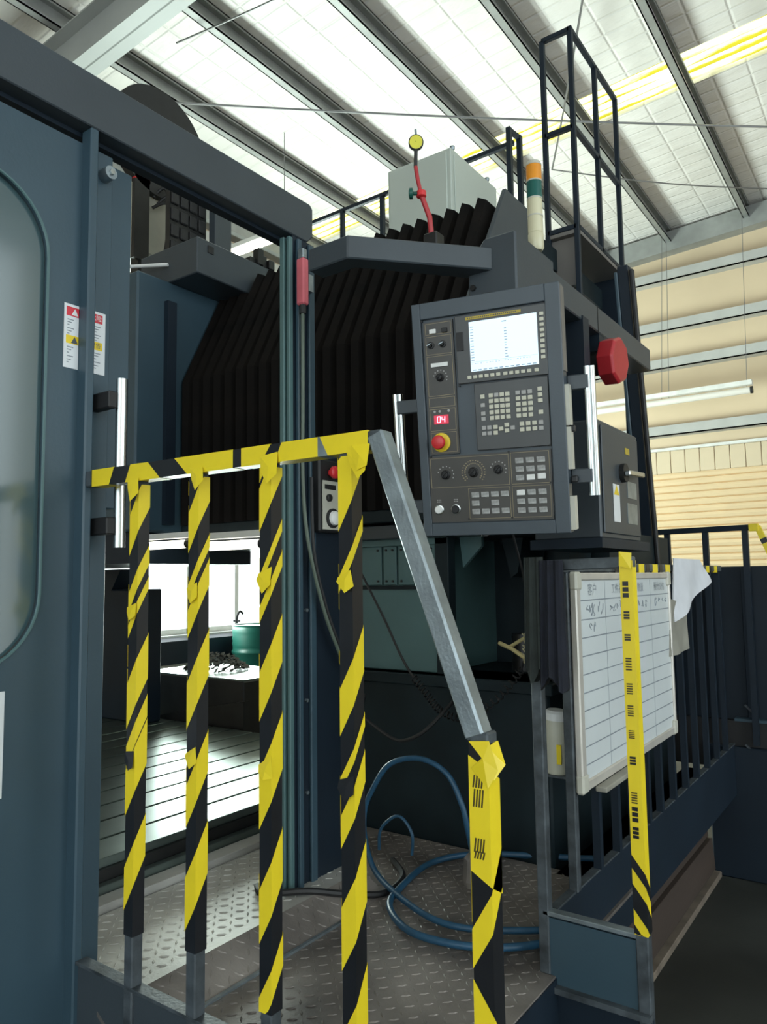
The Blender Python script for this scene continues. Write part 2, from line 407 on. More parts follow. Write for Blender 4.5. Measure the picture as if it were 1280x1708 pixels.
t = tread(-1.615, -1.525, 1.12, 2.11, 0, zr).build('tread_pattern', PLATED, rp); t['kind'] = 'stuff'
B(-1.518, -1.508, 1.12, 2.0, .550, .557).build('joint_strip', STEEL, pf)
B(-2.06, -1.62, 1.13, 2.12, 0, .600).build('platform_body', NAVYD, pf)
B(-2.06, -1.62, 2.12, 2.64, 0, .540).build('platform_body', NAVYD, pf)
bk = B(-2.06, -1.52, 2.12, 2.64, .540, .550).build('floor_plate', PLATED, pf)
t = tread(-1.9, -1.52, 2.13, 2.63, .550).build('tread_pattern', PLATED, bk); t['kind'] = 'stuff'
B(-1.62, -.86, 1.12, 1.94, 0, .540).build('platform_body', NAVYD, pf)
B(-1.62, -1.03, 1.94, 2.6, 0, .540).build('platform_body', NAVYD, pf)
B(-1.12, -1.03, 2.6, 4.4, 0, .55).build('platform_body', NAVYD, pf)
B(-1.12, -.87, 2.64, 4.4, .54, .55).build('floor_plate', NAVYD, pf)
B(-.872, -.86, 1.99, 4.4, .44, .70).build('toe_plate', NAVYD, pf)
B(-.88, -.855, 1.99, 4.4, .700, .706).build('toe_lip', OLDTUBE, pf)
# flight of stairs down to the workshop floor
st = thing('entry_steps', (-.6, 1.53, 0), 'dark blue steel entry steps beside the whiteboard guard rail', 'steps')
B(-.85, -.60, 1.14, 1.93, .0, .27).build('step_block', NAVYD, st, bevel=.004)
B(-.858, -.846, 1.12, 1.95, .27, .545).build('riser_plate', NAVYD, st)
# boards leaning along the foot of the platform side
for i, (z0, z1, lb) in enumerate(((.20, .42, 'upper dirty brown board under the platform edge'), (.035, .195, 'lower dirty brown board under the platform edge'))):
    o = MB().prism([(-1.028, 2.1, z1), (-1.028, 2.1, z0), (-.985+.03*i-.03, 2.1, z0), (-.995+.03*i-.03, 2.1, z1)], (0, 2.3, 0)).build('skirting_board', WOOD, bevel=.003)
    tag(o, lb, 'board')
tag(B(-1.02, -.955, 2.0, 4.4, 0, .03).build('floor_curb', mat('pale worn curb', (.16, .13, .10), .7, var=.3, vs=9), bevel=.004), 'pale worn curb strip along the foot of the brown boards', 'curb')

# ================================================================== ENCLOSURE: portal beam, pillar, sliding door
en = thing('enclosure_frame', (-1.74, 1.9, .6), 'dark navy portal frame with top beam and ribbed pillar of the machine enclosure', 'frame')
bm_ = MB().prism([(-1.70,-.6,2.80),(-1.70,1.945,2.80),(-1.70,1.975,2.83),(-1.70,1.975,2.932),(-1.70,1.96,2.946),(-1.70,-.6,2.946)], (-.088,0,0))
bm_.build('top_beam', CHAR, en, bevel=.003)
B(-1.785, -1.75, -.6, 1.9, 2.788, 2.80).build('door_track', NAVYD, en)
MB().prism([(-1.745,1.87,.56),(-1.705,1.87,.56),(-1.705,1.87,2.80),(-1.745,1.87,2.80)], (0,.115,0)).build('pillar', NAVYD, en)
for (x0,x1,y0,y1) in ((-1.743,-1.722,1.845,1.87),(-1.715,-1.700,1.850,1.87),(-1.705,-1.690,1.885,1.905),(-1.705,-1.692,1.945,1.975)):
    B(x0, x1, y0, y1, .60, 2.79).build('pillar_rib', TEAL if x0 < -1.71 else NAVY, en, bevel=.003)
B(-1.72, -1.70, 1.98, 2.135, .56, 2.06).build('pillar_flange', NAVYD, en)
for z in (.9, 1.2, 1.5):
    MB().cyl((-1.704, 1.93, z), (-1.695, 1.93, z), .006, n=8).build('bolt', STEEL, en)

dr = thing('sliding_door', (-1.74, .4, .62), 'large navy sliding door with rounded glass window and chrome handle', 'door')
WY0, WY1, WZ0, WZ1, WR = .25, 1.000, 1.40, 2.60, .18
def rrect(y0, y1, z0, z1, r, x, n=10):
    out = []
    for cy, cz, a0 in ((y1-r, z1-r, 0), (y0+r, z1-r, PI/2), (y0+r, z0+r, PI), (y1-r, z0+r, 1.5*PI)):
        out += [(x, cy + r*math.cos(a0+PI/2*i/n), cz + r*math.sin(a0+PI/2*i/n)) for i in range(n+1)]
    return out
ring = rrect(WY0, WY1, WZ0, WZ1, WR, -1.738)
def outer(x):
    res = []
    for (_, y, z) in ring:
        cy, cz = (WY0+WY1)/2, (WZ0+WZ1)/2; dy, dz = y-cy, z-cz
        s = min(((1.088-cy)/dy if dy > 0 else (-.6-cy)/dy) if abs(dy) > 1e-6 else 9e9, ((2.765-cz)/dz if dz > 0 else (.15-cz)/dz) if abs(dz) > 1e-6 else 9e9)
        res.append((x, cy+dy*s, cz+dz*s))
    return res
n = len(ring); lf = MB()
A = ring; Bq = outer(-1.738); A2 = [(-1.765, y, z) for _, y, z in ring]; B2 = [(-1.765, y, z) for _, y, z in Bq]
lf.add(A + Bq + A2 + B2, [f for i in range(n) for j in [(i+1) % n] for f in ((i,j,n+j,n+i),(2*n+i,3*n+i,3*n+j,2*n+j),(i,2*n+i,2*n+j,j),(n+i,n+j,3*n+j,3*n+i))])
# corner fillers of the leaf rectangle
for cy, cz in ((1.088, 2.765), (1.088, .15)):
    cand = sorted(Bq, key=lambda p: abs(p[1]-cy)+abs(p[2]-cz))
    a = [p for p in Bq if abs(p[1]-cy) < 1e-6]; b = [p for p in Bq if abs(p[2]-cz) < 1e-6]
    pa = min(a, key=lambda p: abs(p[2]-cz)); pb = min(b, key=lambda p: abs(p[1]-cy))
    lf.prism([(-1.738, cy, cz), pa, pb], (-.027, 0, 0))
leaf = lf.build('door_leaf', NAVY, dr)
MB().prism(rrect(WY0+.002, WY1-.002, WZ0+.002, WZ1-.002, WR, -1.752), (-.006, 0, 0)).build('window_pane', DOORGLASS, dr)
gs = ring + [ring[0]]
MB().tube([(-1.737, y, z) for _, y, z in gs], .004, 6).build('window_seal', TEAL, dr, smooth=True)
B(-1.745, -1.70, 1.088, 1.112, .15, 2.80).build('edge_strip', TEAL if False else NAVY, dr, bevel=.004)
B(-1.765, -1.735, 1.112, 1.178, .61, 2.765).build('door_stile', NAVY, dr, bevel=.002)
B(-1.80, -1.77, 1.178, 1.265, 1.80, 2.765).build('inner_stile', NAVY, dr, bevel=.003)
h = MB().cyl((-1.655, 1.162, 1.69), (-1.655, 1.162, 2.127), .0145, n=20).build('door_handle', CHROME, dr, smooth=True)
for z in (2.07, 1.745): B(-1.74, -1.655, 1.125, 1.150, z-.022, z+.022).build('handle_bracket', BLACK, h, bevel=.003)
rl = MB().cyl((-1.735, 1.15, 2.70), (-1.70, 1.15, 2.70), .018, n=14).build('track_roller', STEEL, dr, smooth=True)
MB().cyl((-1.70, 1.15, 2.70), (-1.693, 1.15, 2.70), .008, n=6).build('bolt', CHROME, rl)
# warning sticker (wraps behind the edge strip)
sg = thing('warning_sticker', (-1.734, 1.10, 2.15), 'white warning sticker with red and yellow headings on the navy door edge', 'sticker')
for (y0, y1) in ((1.046, 1.087), (1.113, 1.163)):
    B(-1.7375 if y0 < 1.1 else -1.7345, -1.7365 if y0 < 1.1 else -1.7335, y0, y1, 2.150, 2.318).build('sticker_sheet', PAPER, sg)
    xf = -1.7360 if y0 < 1.1 else -1.7330
    B(xf-.0004, xf, y0+.006 if y0 < 1.1 else y0, y1 if y0 < 1.1 else y1-.009, 2.287, 2.311).build('red_heading', STRED, sg)
    B(xf-.0004, xf, y0+.006 if y0 < 1.1 else y0, y1 if y0 < 1.1 else y1-.009, 2.214, 2.236).build('yellow_heading', STYEL, sg)
    tl = MB()
    for i, z in enumerate((2.277,2.270,2.263,2.254,2.247,2.240,2.205,2.198,2.190,2.181,2.172,2.165)):
        tl.box(xf-.0003, xf+.0001, y0+.009, y1-.014-.006*(i%3), z-.0012, z+.0012)
    tl.build('printed_lines', INKF, sg)
MX = lambda x, y, z: Matrix(((0,0,1,x),(1,0,0,y),(0,1,0,z),(0,0,0,1)))
text('危险', .017, MX(-1.7326, 1.134, 2.299), WHITE, sg, local=False)
text('警告', .016, MX(-1.7326, 1.134, 2.225), INK, sg, local=False)
tri = lambda z, m, n_: MB().prism([(-1.7358,1.066,z-.009),(-1.7358,1.085,z-.009),(-1.7358,1.0755,z+.009)], (.0003,0,0)).build(n_, m, sg)
tri(2.299, WHITE, 'danger_triangle'); tri(2.225, INK, 'warning_triangle')
B(-1.7342, -1.7335, 1.113, 1.122, 2.325, 2.362).build('torn_remnant', PAPER, sg)
tag(B(-1.7375, -1.7365, .70, .922, 1.115, 1.355).build('notice_sheet', PAPER), 'plain white notice sheet stuck low on the navy door at the picture edge', 'notice')

# ================================================================== STRIPED SAFETY FENCE
def wrap(cx, cy, h, z0, z1, name, m, parent, off=.0006):
    o = h+off
    return MB().box(cx-o, cx+o, cy-o, cy+o, z0, z1).build(name, m, parent)
def stripe(cx, cy, h, za, zb, lo_, hi_, parent, rise=.058, off=.0012, m=None, faces=4, name='tape_stripe'):
    o = h+off
    path = [(cx-o,cy-o),(cx+o,cy-o),(cx+o,cy+o),(cx-o,cy+o),(cx-o,cy-o)]
    vs = []; fs = []; cl = lambda z: max(lo_, min(hi_, z)); K = 4
    for i in range(faces*K+1):
        s = i//K; t_ = (i % K)/K
        a = path[min(s, 4)]; b = path[min(s+1, 4)]
        x, y = a[0]+(b[0]-a[0])*t_, a[1]+(b[1]-a[1])*t_
        r = rise*i/K
        vs += [(x, y, cl(zb+r)), (x, y, cl(za+r))]
    for i in range(faces*K):
        q = [2*i, 2*i+2, 2*i+3, 2*i+1]
        if abs(vs[q[1]][2]-vs[q[2]][2]) + abs(vs[q[0]][2]-vs[q[3]][2]) > 1e-4: fs.append(q)
    if fs: return MB().add(vs, fs).build(name, m or YEL, parent)
def flap(pts, parent, m=None):
    a = [Vector(p) + Vector((random.uniform(-.004,.004), random.uniform(-.003,.001), random.uniform(-.006,.006))) for p in pts]
    mid = sum(a, Vector())/len(a) + Vector((.001, -.0015, random.uniform(-.004,.004)))
    k = len(a)
    return MB().add(a + [mid], [(i, (i+1) % k, k) for i in range(k)]).build('tape_flap', m or YEL, parent)
FY, HW = 1.109, .015
fe = thing('safety_fence', (-1.2, FY, .55), 'guard railing wrapped in yellow and black striped tape in the foreground', 'railing')
posts = [(-1.500, .81, [(1.759,1.663),(1.575,1.529),(1.50,1.471),(1.366,1.263),(1.225,1.175),(1.17,1.068),(.956,.862)]),
         (-1.290, .83, [(1.752,1.663),(1.591,1.56),(1.537,1.477),(1.382,1.283),(1.166,1.079),(.977,.868)]),
         (-1.072, .776, [(1.835,1.80),(1.788,1.699),(1.61,1.585),(1.546,1.514),(1.417,1.322),(1.224,1.113),(.999,.899),(.80,.740)]),
         (-.866, .60, [(1.824,1.69),(1.604,1.575),(1.399,1.315),(1.240,1.215),(1.173,1.116),(1.014,.906),(.80,.70)])]
for i, (X, zb_, st_) in enumerate(posts):
    p = B(X-HW, X+HW, FY-HW, FY+HW, .56, 1.842).build('post', OLDTUBE, fe, bevel=.003)
    wrap(X, FY, HW, zb_, 1.83, 'tape_wrap', BLK, p)
    for j, (a, b) in enumerate(st_):
        stripe(X, FY, HW, a, b, zb_, 1.832, p, off=.0012+.0003*(j % 2))
    for zz in [(1.53, 1.19), (1.57, 1.22), (1.595, 1.225), (1.59, 1.225)][i]:
        e = HW+.002
        flap([(X-e, FY-e, zz+.018), (X+e, FY-e, zz+.030), (X+e+.006, FY-e-.006, zz-.004), (X+.004, FY-e-.008, zz-.016), (X-e, FY-e-.002, zz+.004)], p, YEL if random.random() < .7 else BLK)
tr_ = MB().prism([(-1.70, FY-.017, 1.842),(-.785, FY-.017, 1.838),(-.785, FY-.017, 1.873),(-1.70, FY-.017, 1.882)], (0,.034,0)).build('top_rail', OLDTUBE, fe, bevel=.003)
def railtape(x0, x1, m, sk0=0, sk1=0, off=.0012):
    zt = lambda x: 1.882 + (x+1.70)*(-.009/.915); zb2 = lambda x: 1.842 - .004*(x+1.70)/.915
    a = FY-.017-off; b = FY+.017+off
    A_ = [(x0+sk0, a, zt(x0)+off), (x1+sk1, a, zt(x1)+off), (x1, a, zb2(x1)-off), (x0, a, zb2(x0)-off)]
    C_ = [(x, b, z) for x, _, z in A_]
    MB().add(A_+C_, [(0,1,2,3),(7,6,5,4),(0,4,5,1),(3,2,6,7),(0,3,7,4),(1,5,6,2)]).build('tape_stripe', m, tr_)
railtape(-1.675, -.83, BLK, off=.0006)
for (a, b, s0, s1) in ((-1.670,-1.60,.0,.02),(-1.535,-1.405,.02,-.045),(-1.31,-1.165,-.045,.0),(-1.14,-1.085,.0,.03),(-1.045,-.93,.02,.0),(-.905,-.81,-.02,0)):
    railtape(a, b, YEL, s0, s1)
railtape(-.93, -.905, STEEL, 0, -.02, .0014)
for (x, z) in ((-1.50, 1.83), (-1.275, 1.835), (-1.06, 1.835), (-.83, 1.83), (-.835, 1.82)):
    y = FY-.02
    flap([(x-.02, y, z+.015), (x+.022, y, z+.02), (x+.03, y-.01, z-.02), (x+.008, y-.012, z-.035), (x-.012, y-.004, z-.01)], tr_)
B(-1.70, -.785, FY-.008, FY+.004, .50, .700).build('toe_plate', CHAR, fe)
B(-1.70, -.785, FY-.016, FY+.016, .694, .702).build('bottom_rail', OLDTUBE, fe, bevel=.001)
MB().bar((-.797, FY, 1.868), (-.603, FY, 1.342), .036, .036, (0,1,0)).build('sloped_handrail', STEEL, fe, bevel=.004)
X5 = -.596
p5 = B(X5-.017, X5+.017, FY-.017, FY+.017, 0, 1.352).build('end_post', OLDTUBE, fe, bevel=.003)
wrap(X5, FY, .017, .45, 1.335, 'tape_wrap', BLK, p5)
for (a, b, r_) in ((1.315, 1.135, -.02), (1.045, .985, .06), (.97, .90, -.05), (.88, .78, -.05), (.74, .62, .05)):
    stripe(X5, FY, .017, a, b, .46, 1.333, p5, rise=r_, off=.0014)
flap([(X5-.012, FY-.02, 1.333), (X5+.02, FY-.02, 1.338), (X5+.034, FY-.024, 1.30), (X5+.022, FY-.028, 1.275), (X5-.016, FY-.02, 1.295), (X5+.008, FY-.022, 1.312)], p5)
flap([(X5+.018, FY-.018, 1.338), (X5+.020, FY+.018, 1.338), (X5+.036, FY+.01, 1.296), (X5+.03, FY-.02, 1.28)], p5)
for (z, hh) in ((1.265, .020), (1.235, .028), (1.165, .022), (1.155, .012)):
    mk = MB()
    for q in range(4): mk.add([(X5-.012+q*.005, FY-.0187, z), (X5-.009+q*.005, FY-.0187, z), (X5-.006+q*.005, FY-.0187, z+hh), (X5-.009+q*.005, FY-.0187, z+hh)], [(0,1,2,3)])
    mk.build('tape_print', PRINT, p5)

# ================================================================== T SLOT TABLE AND WHAT STANDS BEYOND
tt = thing('slotted_table', (-3.7, 1.8, .58), 'long ground iron machine table with parallel slots', 'machine table')
B(-2.175, -2.145, .2, 2.62, .58, .655).build('way_ledge', IRON, tt, bevel=.002)
B(-2.14, -2.07, .2, 2.6, .58, .632).build('way_ledge', PLATE, tt, bevel=.002)
B(-5.6, -2.18, .2, 3.22, .30, .690).build('table_body', IRONB, tt)
sx = B(-.080, .080, .2, 3.20, .690, .720).build('table_strip', IRON, tt, bevel=.002, org=(0, 1.7, .69))
sx.location.x = -2.275 - WL[tt.name].x
for i in range(1, 19): share(sx, 'table_strip', tt, (-2.275-.1745*i, 1.7, .69))
bl = thing('angle_plate', (-4.5, 3.2, .72), 'tall dark navy angle plate standing at the left end of the slotted table', 'fixture')
B(-5.4, -4.0, 3.0, 3.14, .72, 1.56).build('upright_plate', NAVYD, bl, bevel=.01)
MB().prism([(-4.35,3.0,1.55),(-4.72,3.0,1.55),(-4.72,3.0,1.69),(-4.25,3.0,1.69)], (0,.14,0)).build('top_lug', NAVYD, bl)
sb_ = thing('steel_block', (-3.6, 3.5, .72), 'flat dark steel block with bright ground top behind the slotted table', 'block')
B(-4.4, -3.42, 3.30, 3.9, .60, .985).build('block_body', IRONB, sb_, bevel=.006)
B(-4.39, -3.43, 3.31, 3.89, .985, .995).build('ground_top', IRON, sb_)
MB().prism([(-4.2,3.24,.60),(-3.36,3.24,.60),(-3.36,3.24,.88),(-4.2,3.24,.72)], (0,.05,0)).build('front_guard', IRONB, sb_)
ch = MB()
for i in range(420):
    a = random.random()*6.28; r_ = random.random()**.5; s = .010+random.random()*.016
    x, y = -4.02+r_*.24*math.cos(a), 3.62+r_*.2*math.sin(a); z = .995 + .11*(1-r_*r_)*random.random()**.4
    ch.add([(x-s,y,z),(x+s,y-s*.4,z+s*.3),(x,y+s,z+s*.9),(x+s*.3,y-s,z+s*.6)], [(0,1,2),(0,3,1),(1,3,2),(2,3,0)])
tag(ch.build('swarf_heap', IRONB), 'small heap of dark metal swarf on the flat steel block', 'swarf', kind='stuff')
def drum(x, y, label, h=.9, r=.29):
    d = thing('oil_drum', (x, y, .22), label, 'drum')
    pr_ = [(r*.98,0),(r,.015)]
    for zc in (.30, .60):
        pr_ += [(r,zc-.03),(r+.012,zc-.01),(r+.012,zc+.01),(r,zc+.03)]
    for k in range(6): pr_ += [(r+(.006 if k % 2 else 0), .66+k*.03)]
    pr_ += [(r,h-.02),(r+.008,h-.01),(r+.008,h),(r-.01,h),(r-.012,h-.015)]
    MB().lathe((x,y,.22), (0,0,1), pr_, 32).build('drum_shell', DRUM, d, smooth=True)
    MB().cyl((x+.15,y,1.10),(x+.15,y,1.125), .03, n=12).build('bung_cap', STEEL, d)
    B(x-.33, x+.33, y-.33, y+.33, 0, .22).build('pallet_base', WOOD, d)
drum(-6.1, 6.12, 'green steel oil drum with ribbed sides standing before the bright window')
tb = thing('workshop_bench', (-6.65, 6.6, 0), 'low dark bench in front of the bright window', 'bench')
B(-6.95, -6.45, 4.6, 8.6, .74, .98).build('bench_top', NAVYD, tb); B(-6.93, -6.5, 4.7, 8.5, 0, .74).build('bench_body', CREAMP, tb)
gv = thing('tap_fitting', (-6.7, 6.35, .98), 'small dark tap fitting on the window bench', 'tap')
MB().tube(spline([(-6.7,6.35,.98),(-6.7,6.35,1.16),(-6.7,6.4,1.24),(-6.7,6.45,1.21)]), .014, 8).build('spout', IRONB, gv)
MB().bar((-6.75,6.35,1.13),(-6.65,6.35,1.13), .02).build('valve_handle', IRONB, gv)

# ================================================================== MACHINE TOOL
mt = thing('machine_tool', (-2.2, 3.2, .55), 'large dark machining centre with black bellows covers behind the fence', 'machine')
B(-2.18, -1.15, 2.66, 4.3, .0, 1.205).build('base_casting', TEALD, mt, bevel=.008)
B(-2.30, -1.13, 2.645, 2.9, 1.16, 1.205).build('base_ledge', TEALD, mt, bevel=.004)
B(-2.30, -1.66, 2.73, 3.7, 1.205, 1.775).build('column', TEAL, mt, bevel=.004)
for (x0, x1) in ((-2.10,-1.945),(-1.935,-1.865),(-1.855,-1.665)):
    c = B(x0, x1, 2.712, 2.73, 1.575, 1.745).build('cover_plate', TEAL, mt, bevel=.002)
    for xx in (x0+.018, x1-.018):
        for zz in (1.592, 1.728):
            MB().cyl((xx, 2.712, zz), (xx, 2.706, zz), .005, n=8).build('screw', IRONB, c)
B(-2.12, -1.60, 2.70, 2.73, 1.745, 1.775).build('cover_strip', TEAL, mt, bevel=.002)
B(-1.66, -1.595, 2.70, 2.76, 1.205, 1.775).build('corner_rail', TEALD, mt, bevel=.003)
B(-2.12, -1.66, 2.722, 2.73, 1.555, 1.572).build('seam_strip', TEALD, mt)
MB().prism([(-1.595,2.80,1.78),(-1.49,2.80,1.78),(-1.49,2.80,1.735),(-1.58,2.80,1.645)], (0,.02,0)).build('gusset_plate', TEAL, mt)
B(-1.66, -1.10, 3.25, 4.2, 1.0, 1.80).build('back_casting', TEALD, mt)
for x in (-1.42, -1.20):
    MB().prism([(x-.05,2.95,1.77),(x+.05,2.95,1.77),(x+.02,2.95,1.62),(x-.01,2.95,1.60)], (0,.25,0)).build('hanger_bracket', TEALD, mt)
MB().cyl((-1.40, 3.0, 1.16), (-1.40, 3.0, 1.36), .055, n=20).build('motor_housing', IRONB, mt, smooth=True)
B(-1.24, -1.16, 3.05, 3.2, 1.36, 1.60).build('valve_block', mat('teal valve paint', (.012, .11, .12), .5), mt, bevel=.005)
cb = B(-3.25, -1.00, 2.66, 3.3, 1.775, 1.835).build('cross_beam_bottom', CHAR, mt, bevel=.004)
B(-3.25, -1.42, 2.63, 3.3, 1.845, 1.90).build('cross_rail', TEALD, mt, bevel=.004)
B(-3.20, -1.46, 2.64, 2.655, 1.868, 1.876).build('rail_edge', STEEL, mt)
# bellows: every pleat is its own flap
be = B(-3.2, -1.46, 2.72, 3.2, 1.90, 2.62).build('bellows', BELLOW, mt)
be['label'] = 'black pleated way cover'
NP = 21; pit = (3.18-1.45)/NP
def ring_(x, o):
    # outline of one pleat edge: vertical face, sloping shoulder, top
    return [(x, 2.70-o*.9, 1.90), (x, 2.70-o*.9, 2.655+o*.25), (x, 3.03-o*1.0, 3.235+o*.95), (x, 3.22, 3.235+o*.95), (x, 3.22, 1.90)]
pm = MB(); k = 5
rings = [ring_(0, .10), ring_(pit*.42, .085), ring_(pit*.97, .02), ring_(pit*1.0, .02)]
vs = [v for r_ in rings for v in r_]
fs = [(a*k+i, a*k+(i+1) % k, (a+1)*k+(i+1) % k, (a+1)*k+i) for a in range(3) for i in range(k)] + [tuple(range(k)), tuple(range(3*k, 4*k))]
pm.add(vs, fs)
p0 = pm.build('pleat', BELLOW, be, org=(0, 2.8, 1.9))
p0.location = Vector((-3.18, 2.8, 1.9)) - WL[be.name]
for i in range(1, NP): share(p0, 'pleat', be, (-3.18+pit*i, 2.8, 1.9))
ep = MB().prism([(-1.445,2.585,1.86),(-1.445,2.585,2.67),(-1.445,3.00,3.37),(-1.445,3.26,3.37),(-1.445,3.26,1.86)], (.02,0,0)).build('end_plate', CHAR, mt, bevel=.003)
MB().cyl((-1.43, 3.17, 3.17), (-1.42, 3.17, 3.17), .012, n=12).build('bolt_hole', BLACK, ep)
# headstock end behind the bellows
hs = B(-4.5, -3.20, 2.33, 3.5, 1.86, 3.22).build('headstock', NAVY, mt, bevel=.01)
B(-3.20, -3.17, 2.50, 2.56, 1.90, 3.1).build('headstock_rail', NAVYD, mt)
B(-4.6, -3.26, 2.36, 3.2, 1.70, 1.86).build('headstock_base', NAVYD, mt)
bb = B(-3.45, -2.975, 2.53, 3.38, 3.215, 3.412).build('box_arm', CHAR, mt, bevel=.005)
B(-2.976, -2.970, 2.60, 2.64, 3.345, 3.385).build('nameplate', BLACK, bb)
B(-4.3, -3.45, 2.28, 2.53, 3.20, 3.30).build('arm_foot', TEALD, mt)
MB().tube(spline([(-3.9,2.28,3.36),(-3.5,2.4,3.33),(-3.2,2.52,3.31)]), .010, 8).build('white_conduit', WHITE, mt, smooth=True)
B(-3.56, -3.50, 3.12, 3.26, 3.41, 4.2).build('chain_post', CHAR, mt, bevel=.004)
dc = B(-3.66, -3.62, 2.86, 3.15, 3.60, 4.19).build('drag_chain', IRONB, mt)
for i in range(5):
    for j in range(4):
        B(-3.62, -3.605, 2.865+j*.072, 2.925+j*.072, 3.62+i*.105, 3.70+i*.105).build('chain_link', BLACK, dc, bevel=.006)
ju = B(-4.4, -4.05, 2.98, 3.215, 3.78, 4.36).build('junction_cover', CREAMP, mt, bevel=.01)
for k_, (y0, y1) in enumerate(((3.05, 3.13), (3.08, 3.16), (3.04, 3.17))):
    MB().tube(spline([(-4.03,y0,4.18-.04*k_),(-3.97,(y0+y1)/2,4.24-.05*k_),(-3.97,y1,4.15-.04*k_),(-3.98,y1,3.95),(-4.0,y1-.02,3.72)]), .011, 8).build('cable', BLACK, ju, smooth=True)
B(-4.03, -4.0, 2.88, 2.995, 3.70, 4.235).build('dark_cover', IRONB, mt); B(-4.03, -4.0, 2.88, 3.0, 4.235, 4.34).build('red_cover', REDB, mt)
for i in range(4):
    x = -2.99+.02*(i % 2); y = 2.93+i*.045
    B(x-.05, x+.0, y, y+.045, 3.412, 3.45+.02*((i*3) % 4)).build('hose_fitting', IRONB, mt, bevel=.005)
B(-3.0, -1.47, 3.3, 4.65, 3.22, 3.34).build('top_deck', TEALD, mt)
B(-2.9, -1.6, 3.38, 4.3, 1.8, 3.22).build('rear_column', TEALD, mt)
# work lamps under the cross beam
def tube_lamp(x0, x1, y, z, label, m, r=.014, body=True, ax='x', grp=None):
    t_ = thing('tube_lamp', ((x0+x1)/2 if ax == 'x' else y, y if ax == 'x' else (x0+x1)/2, z), label, 'lamp', grp)
    P_ = (lambda s, dz=0: (s, y, z+dz)) if ax == 'x' else (lambda s, dz=0: (y, s, z+dz))
    MB().cyl(P_(x0), P_(x1), r, n=12).build('lamp_tube', m, t_, smooth=True)
    for s, e in ((x0, -.03), (x1, .03)): MB().cyl(P_(s), P_(s+e), r*1.1, n=12).build('end_cap', BLACK, t_, smooth=True)
    if body: MB().bar(P_(x0-.03, r*2.2), P_(x1+.03, r*2.2), r*2.4, r*1.4).build('lamp_batten', LAMPB, t_)
    return t_
tube_lamp(-3.50, -2.95, 2.46, 1.79, 'lit tube lamp under the cross beam by the door handle', TUBE, .020)
tube_lamp(-2.86, -2.50, 2.52, 1.775, 'lit tube lamp under the cross beam beside the ribbed pillar', TUBE, .022)
def hung(o, pts):
    for p, q in pts: MB().cyl(p, q, .004, n=6).build('hanger_wire', WIRE, o)
t_ = tube_lamp(-5.0, -1.68, 10.85, 4.05, 'long pale tube lamp hung before the cream gable wall', TUBED, .045)
hung(t_, [((-2.83,10.85,4.1),(-2.72,10.85,6.45)),((-2.73,10.85,4.1),(-2.66,10.85,6.45)),((-1.72,10.85,4.1),(-1.66,10.85,6.5)),((-4.6,10.85,4.1),(-4.65,10.85,6.4))])
t_ = tube_lamp(-6.5, -5.2, 5.8, 5.35, 'bright tube lamp hung below the roof at the cream left wall', TUBE, .035)
hung(t_, [((-6.3,5.8,5.4),(-6.3,5.8,6.48)),((-5.4,5.8,5.4),(-5.4,5.8,6.53))])

# pale electrical cabinet on the deck
cbn = thing('electrical_cabinet', (-2.23, 3.85, 3.34), 'pale grey green electrical cabinet on top of the machine', 'cabinet')
B(-2.46, -2.02, 3.55, 4.12, 3.34, 4.05).build('cabinet_body', CABW, cbn, bevel=.006)
B(-2.44, -2.045, 3.540, 3.55, 3.38, 4.03).build('cabinet_door', CABW, cbn, bevel=.004)
B(-2.02, -2.014, 3.58, 4.09, 3.40, 4.02).build('side_panel', CABW, cbn, bevel=.003)
for y in (3.62, 4.05): MB().lathe((-2.05, y, 4.05), (0,0,1), [(.012,0),(.008,.02),(.015,.03),(.015,.045)], 10).build('lifting_eye', STEEL, cbn, smooth=True)

# ladder cage and back railing on the machine top
lc = thing('ladder_cage', (-1.42, 4.04, 3.3), 'tall dark steel ladder cage on the machine top beside the signal tower', 'railing')
T = .026
for (x, y, z0, z1) in ((-1.505,3.68,3.30,4.53),(-1.346,3.68,2.62,4.545),(-1.346,4.05,3.42,4.535),(-1.346,4.415,1.75,4.535)):
    B(x-T/2, x+T/2, y-T/2, y+T/2, z0, z1).build('cage_post', NAVYD, lc, bevel=.002)
for z in (4.53, 3.98, 3.43):
    MB().bar((-1.505,3.68,z),(-1.346,3.68,z), T).build('cross_bar', NAVYD, lc, bevel=.002)
    MB().bar((-1.346,3.68,z),(-1.346,4.415,z), T).build('side_bar', NAVYD, lc, bevel=.002)
B(-1.52, -1.335, 3.67, 4.43, 3.395, 3.415).build('cage_deck', GREYP, lc)
B(-1.50, -1.36, 3.70, 3.705, 3.13, 3.39).build('kick_panel', GREYP, lc)
B(-1.52, -1.335, 4.40, 4.44, 3.10, 3.395).build('back_panel', NAVYD, lc)
rr = thing('deck_railing', (-3, 4.5, 3.34), 'dark railing along the back edge of the machine top deck', 'railing')
MB().bar((-4.3,4.52,4.53),(-2.05,4.46,4.53), .028).build('hand_rail', NAVYD, rr)
for x in (-4.2, -3.56, -3.17, -2.6): B(x-.014, x+.014, 4.48, 4.515, 3.34, 4.53).build('rail_post', NAVYD, rr)
for (x, y) in ((-2.05,4.39),(-2.035,4.52)): B(x-.016, x+.016, y-.016, y+.016, 3.34, 4.60).build('rail_post', NAVYD, rr)
MB().bar((-2.05,4.39,4.585),(-2.035,4.52,4.585), .028).build('end_bar', NAVYD, rr)
cr = thing('cable_reel', (-4.1, 2.95, 3.5), 'large round black cable reel above the enclosure beam', 'reel')
MB().cyl((-4.06,3.087,4.562),(-4.0,3.087,4.562), .38, n=40).build('reel_disc', BLACK, cr, smooth=True)
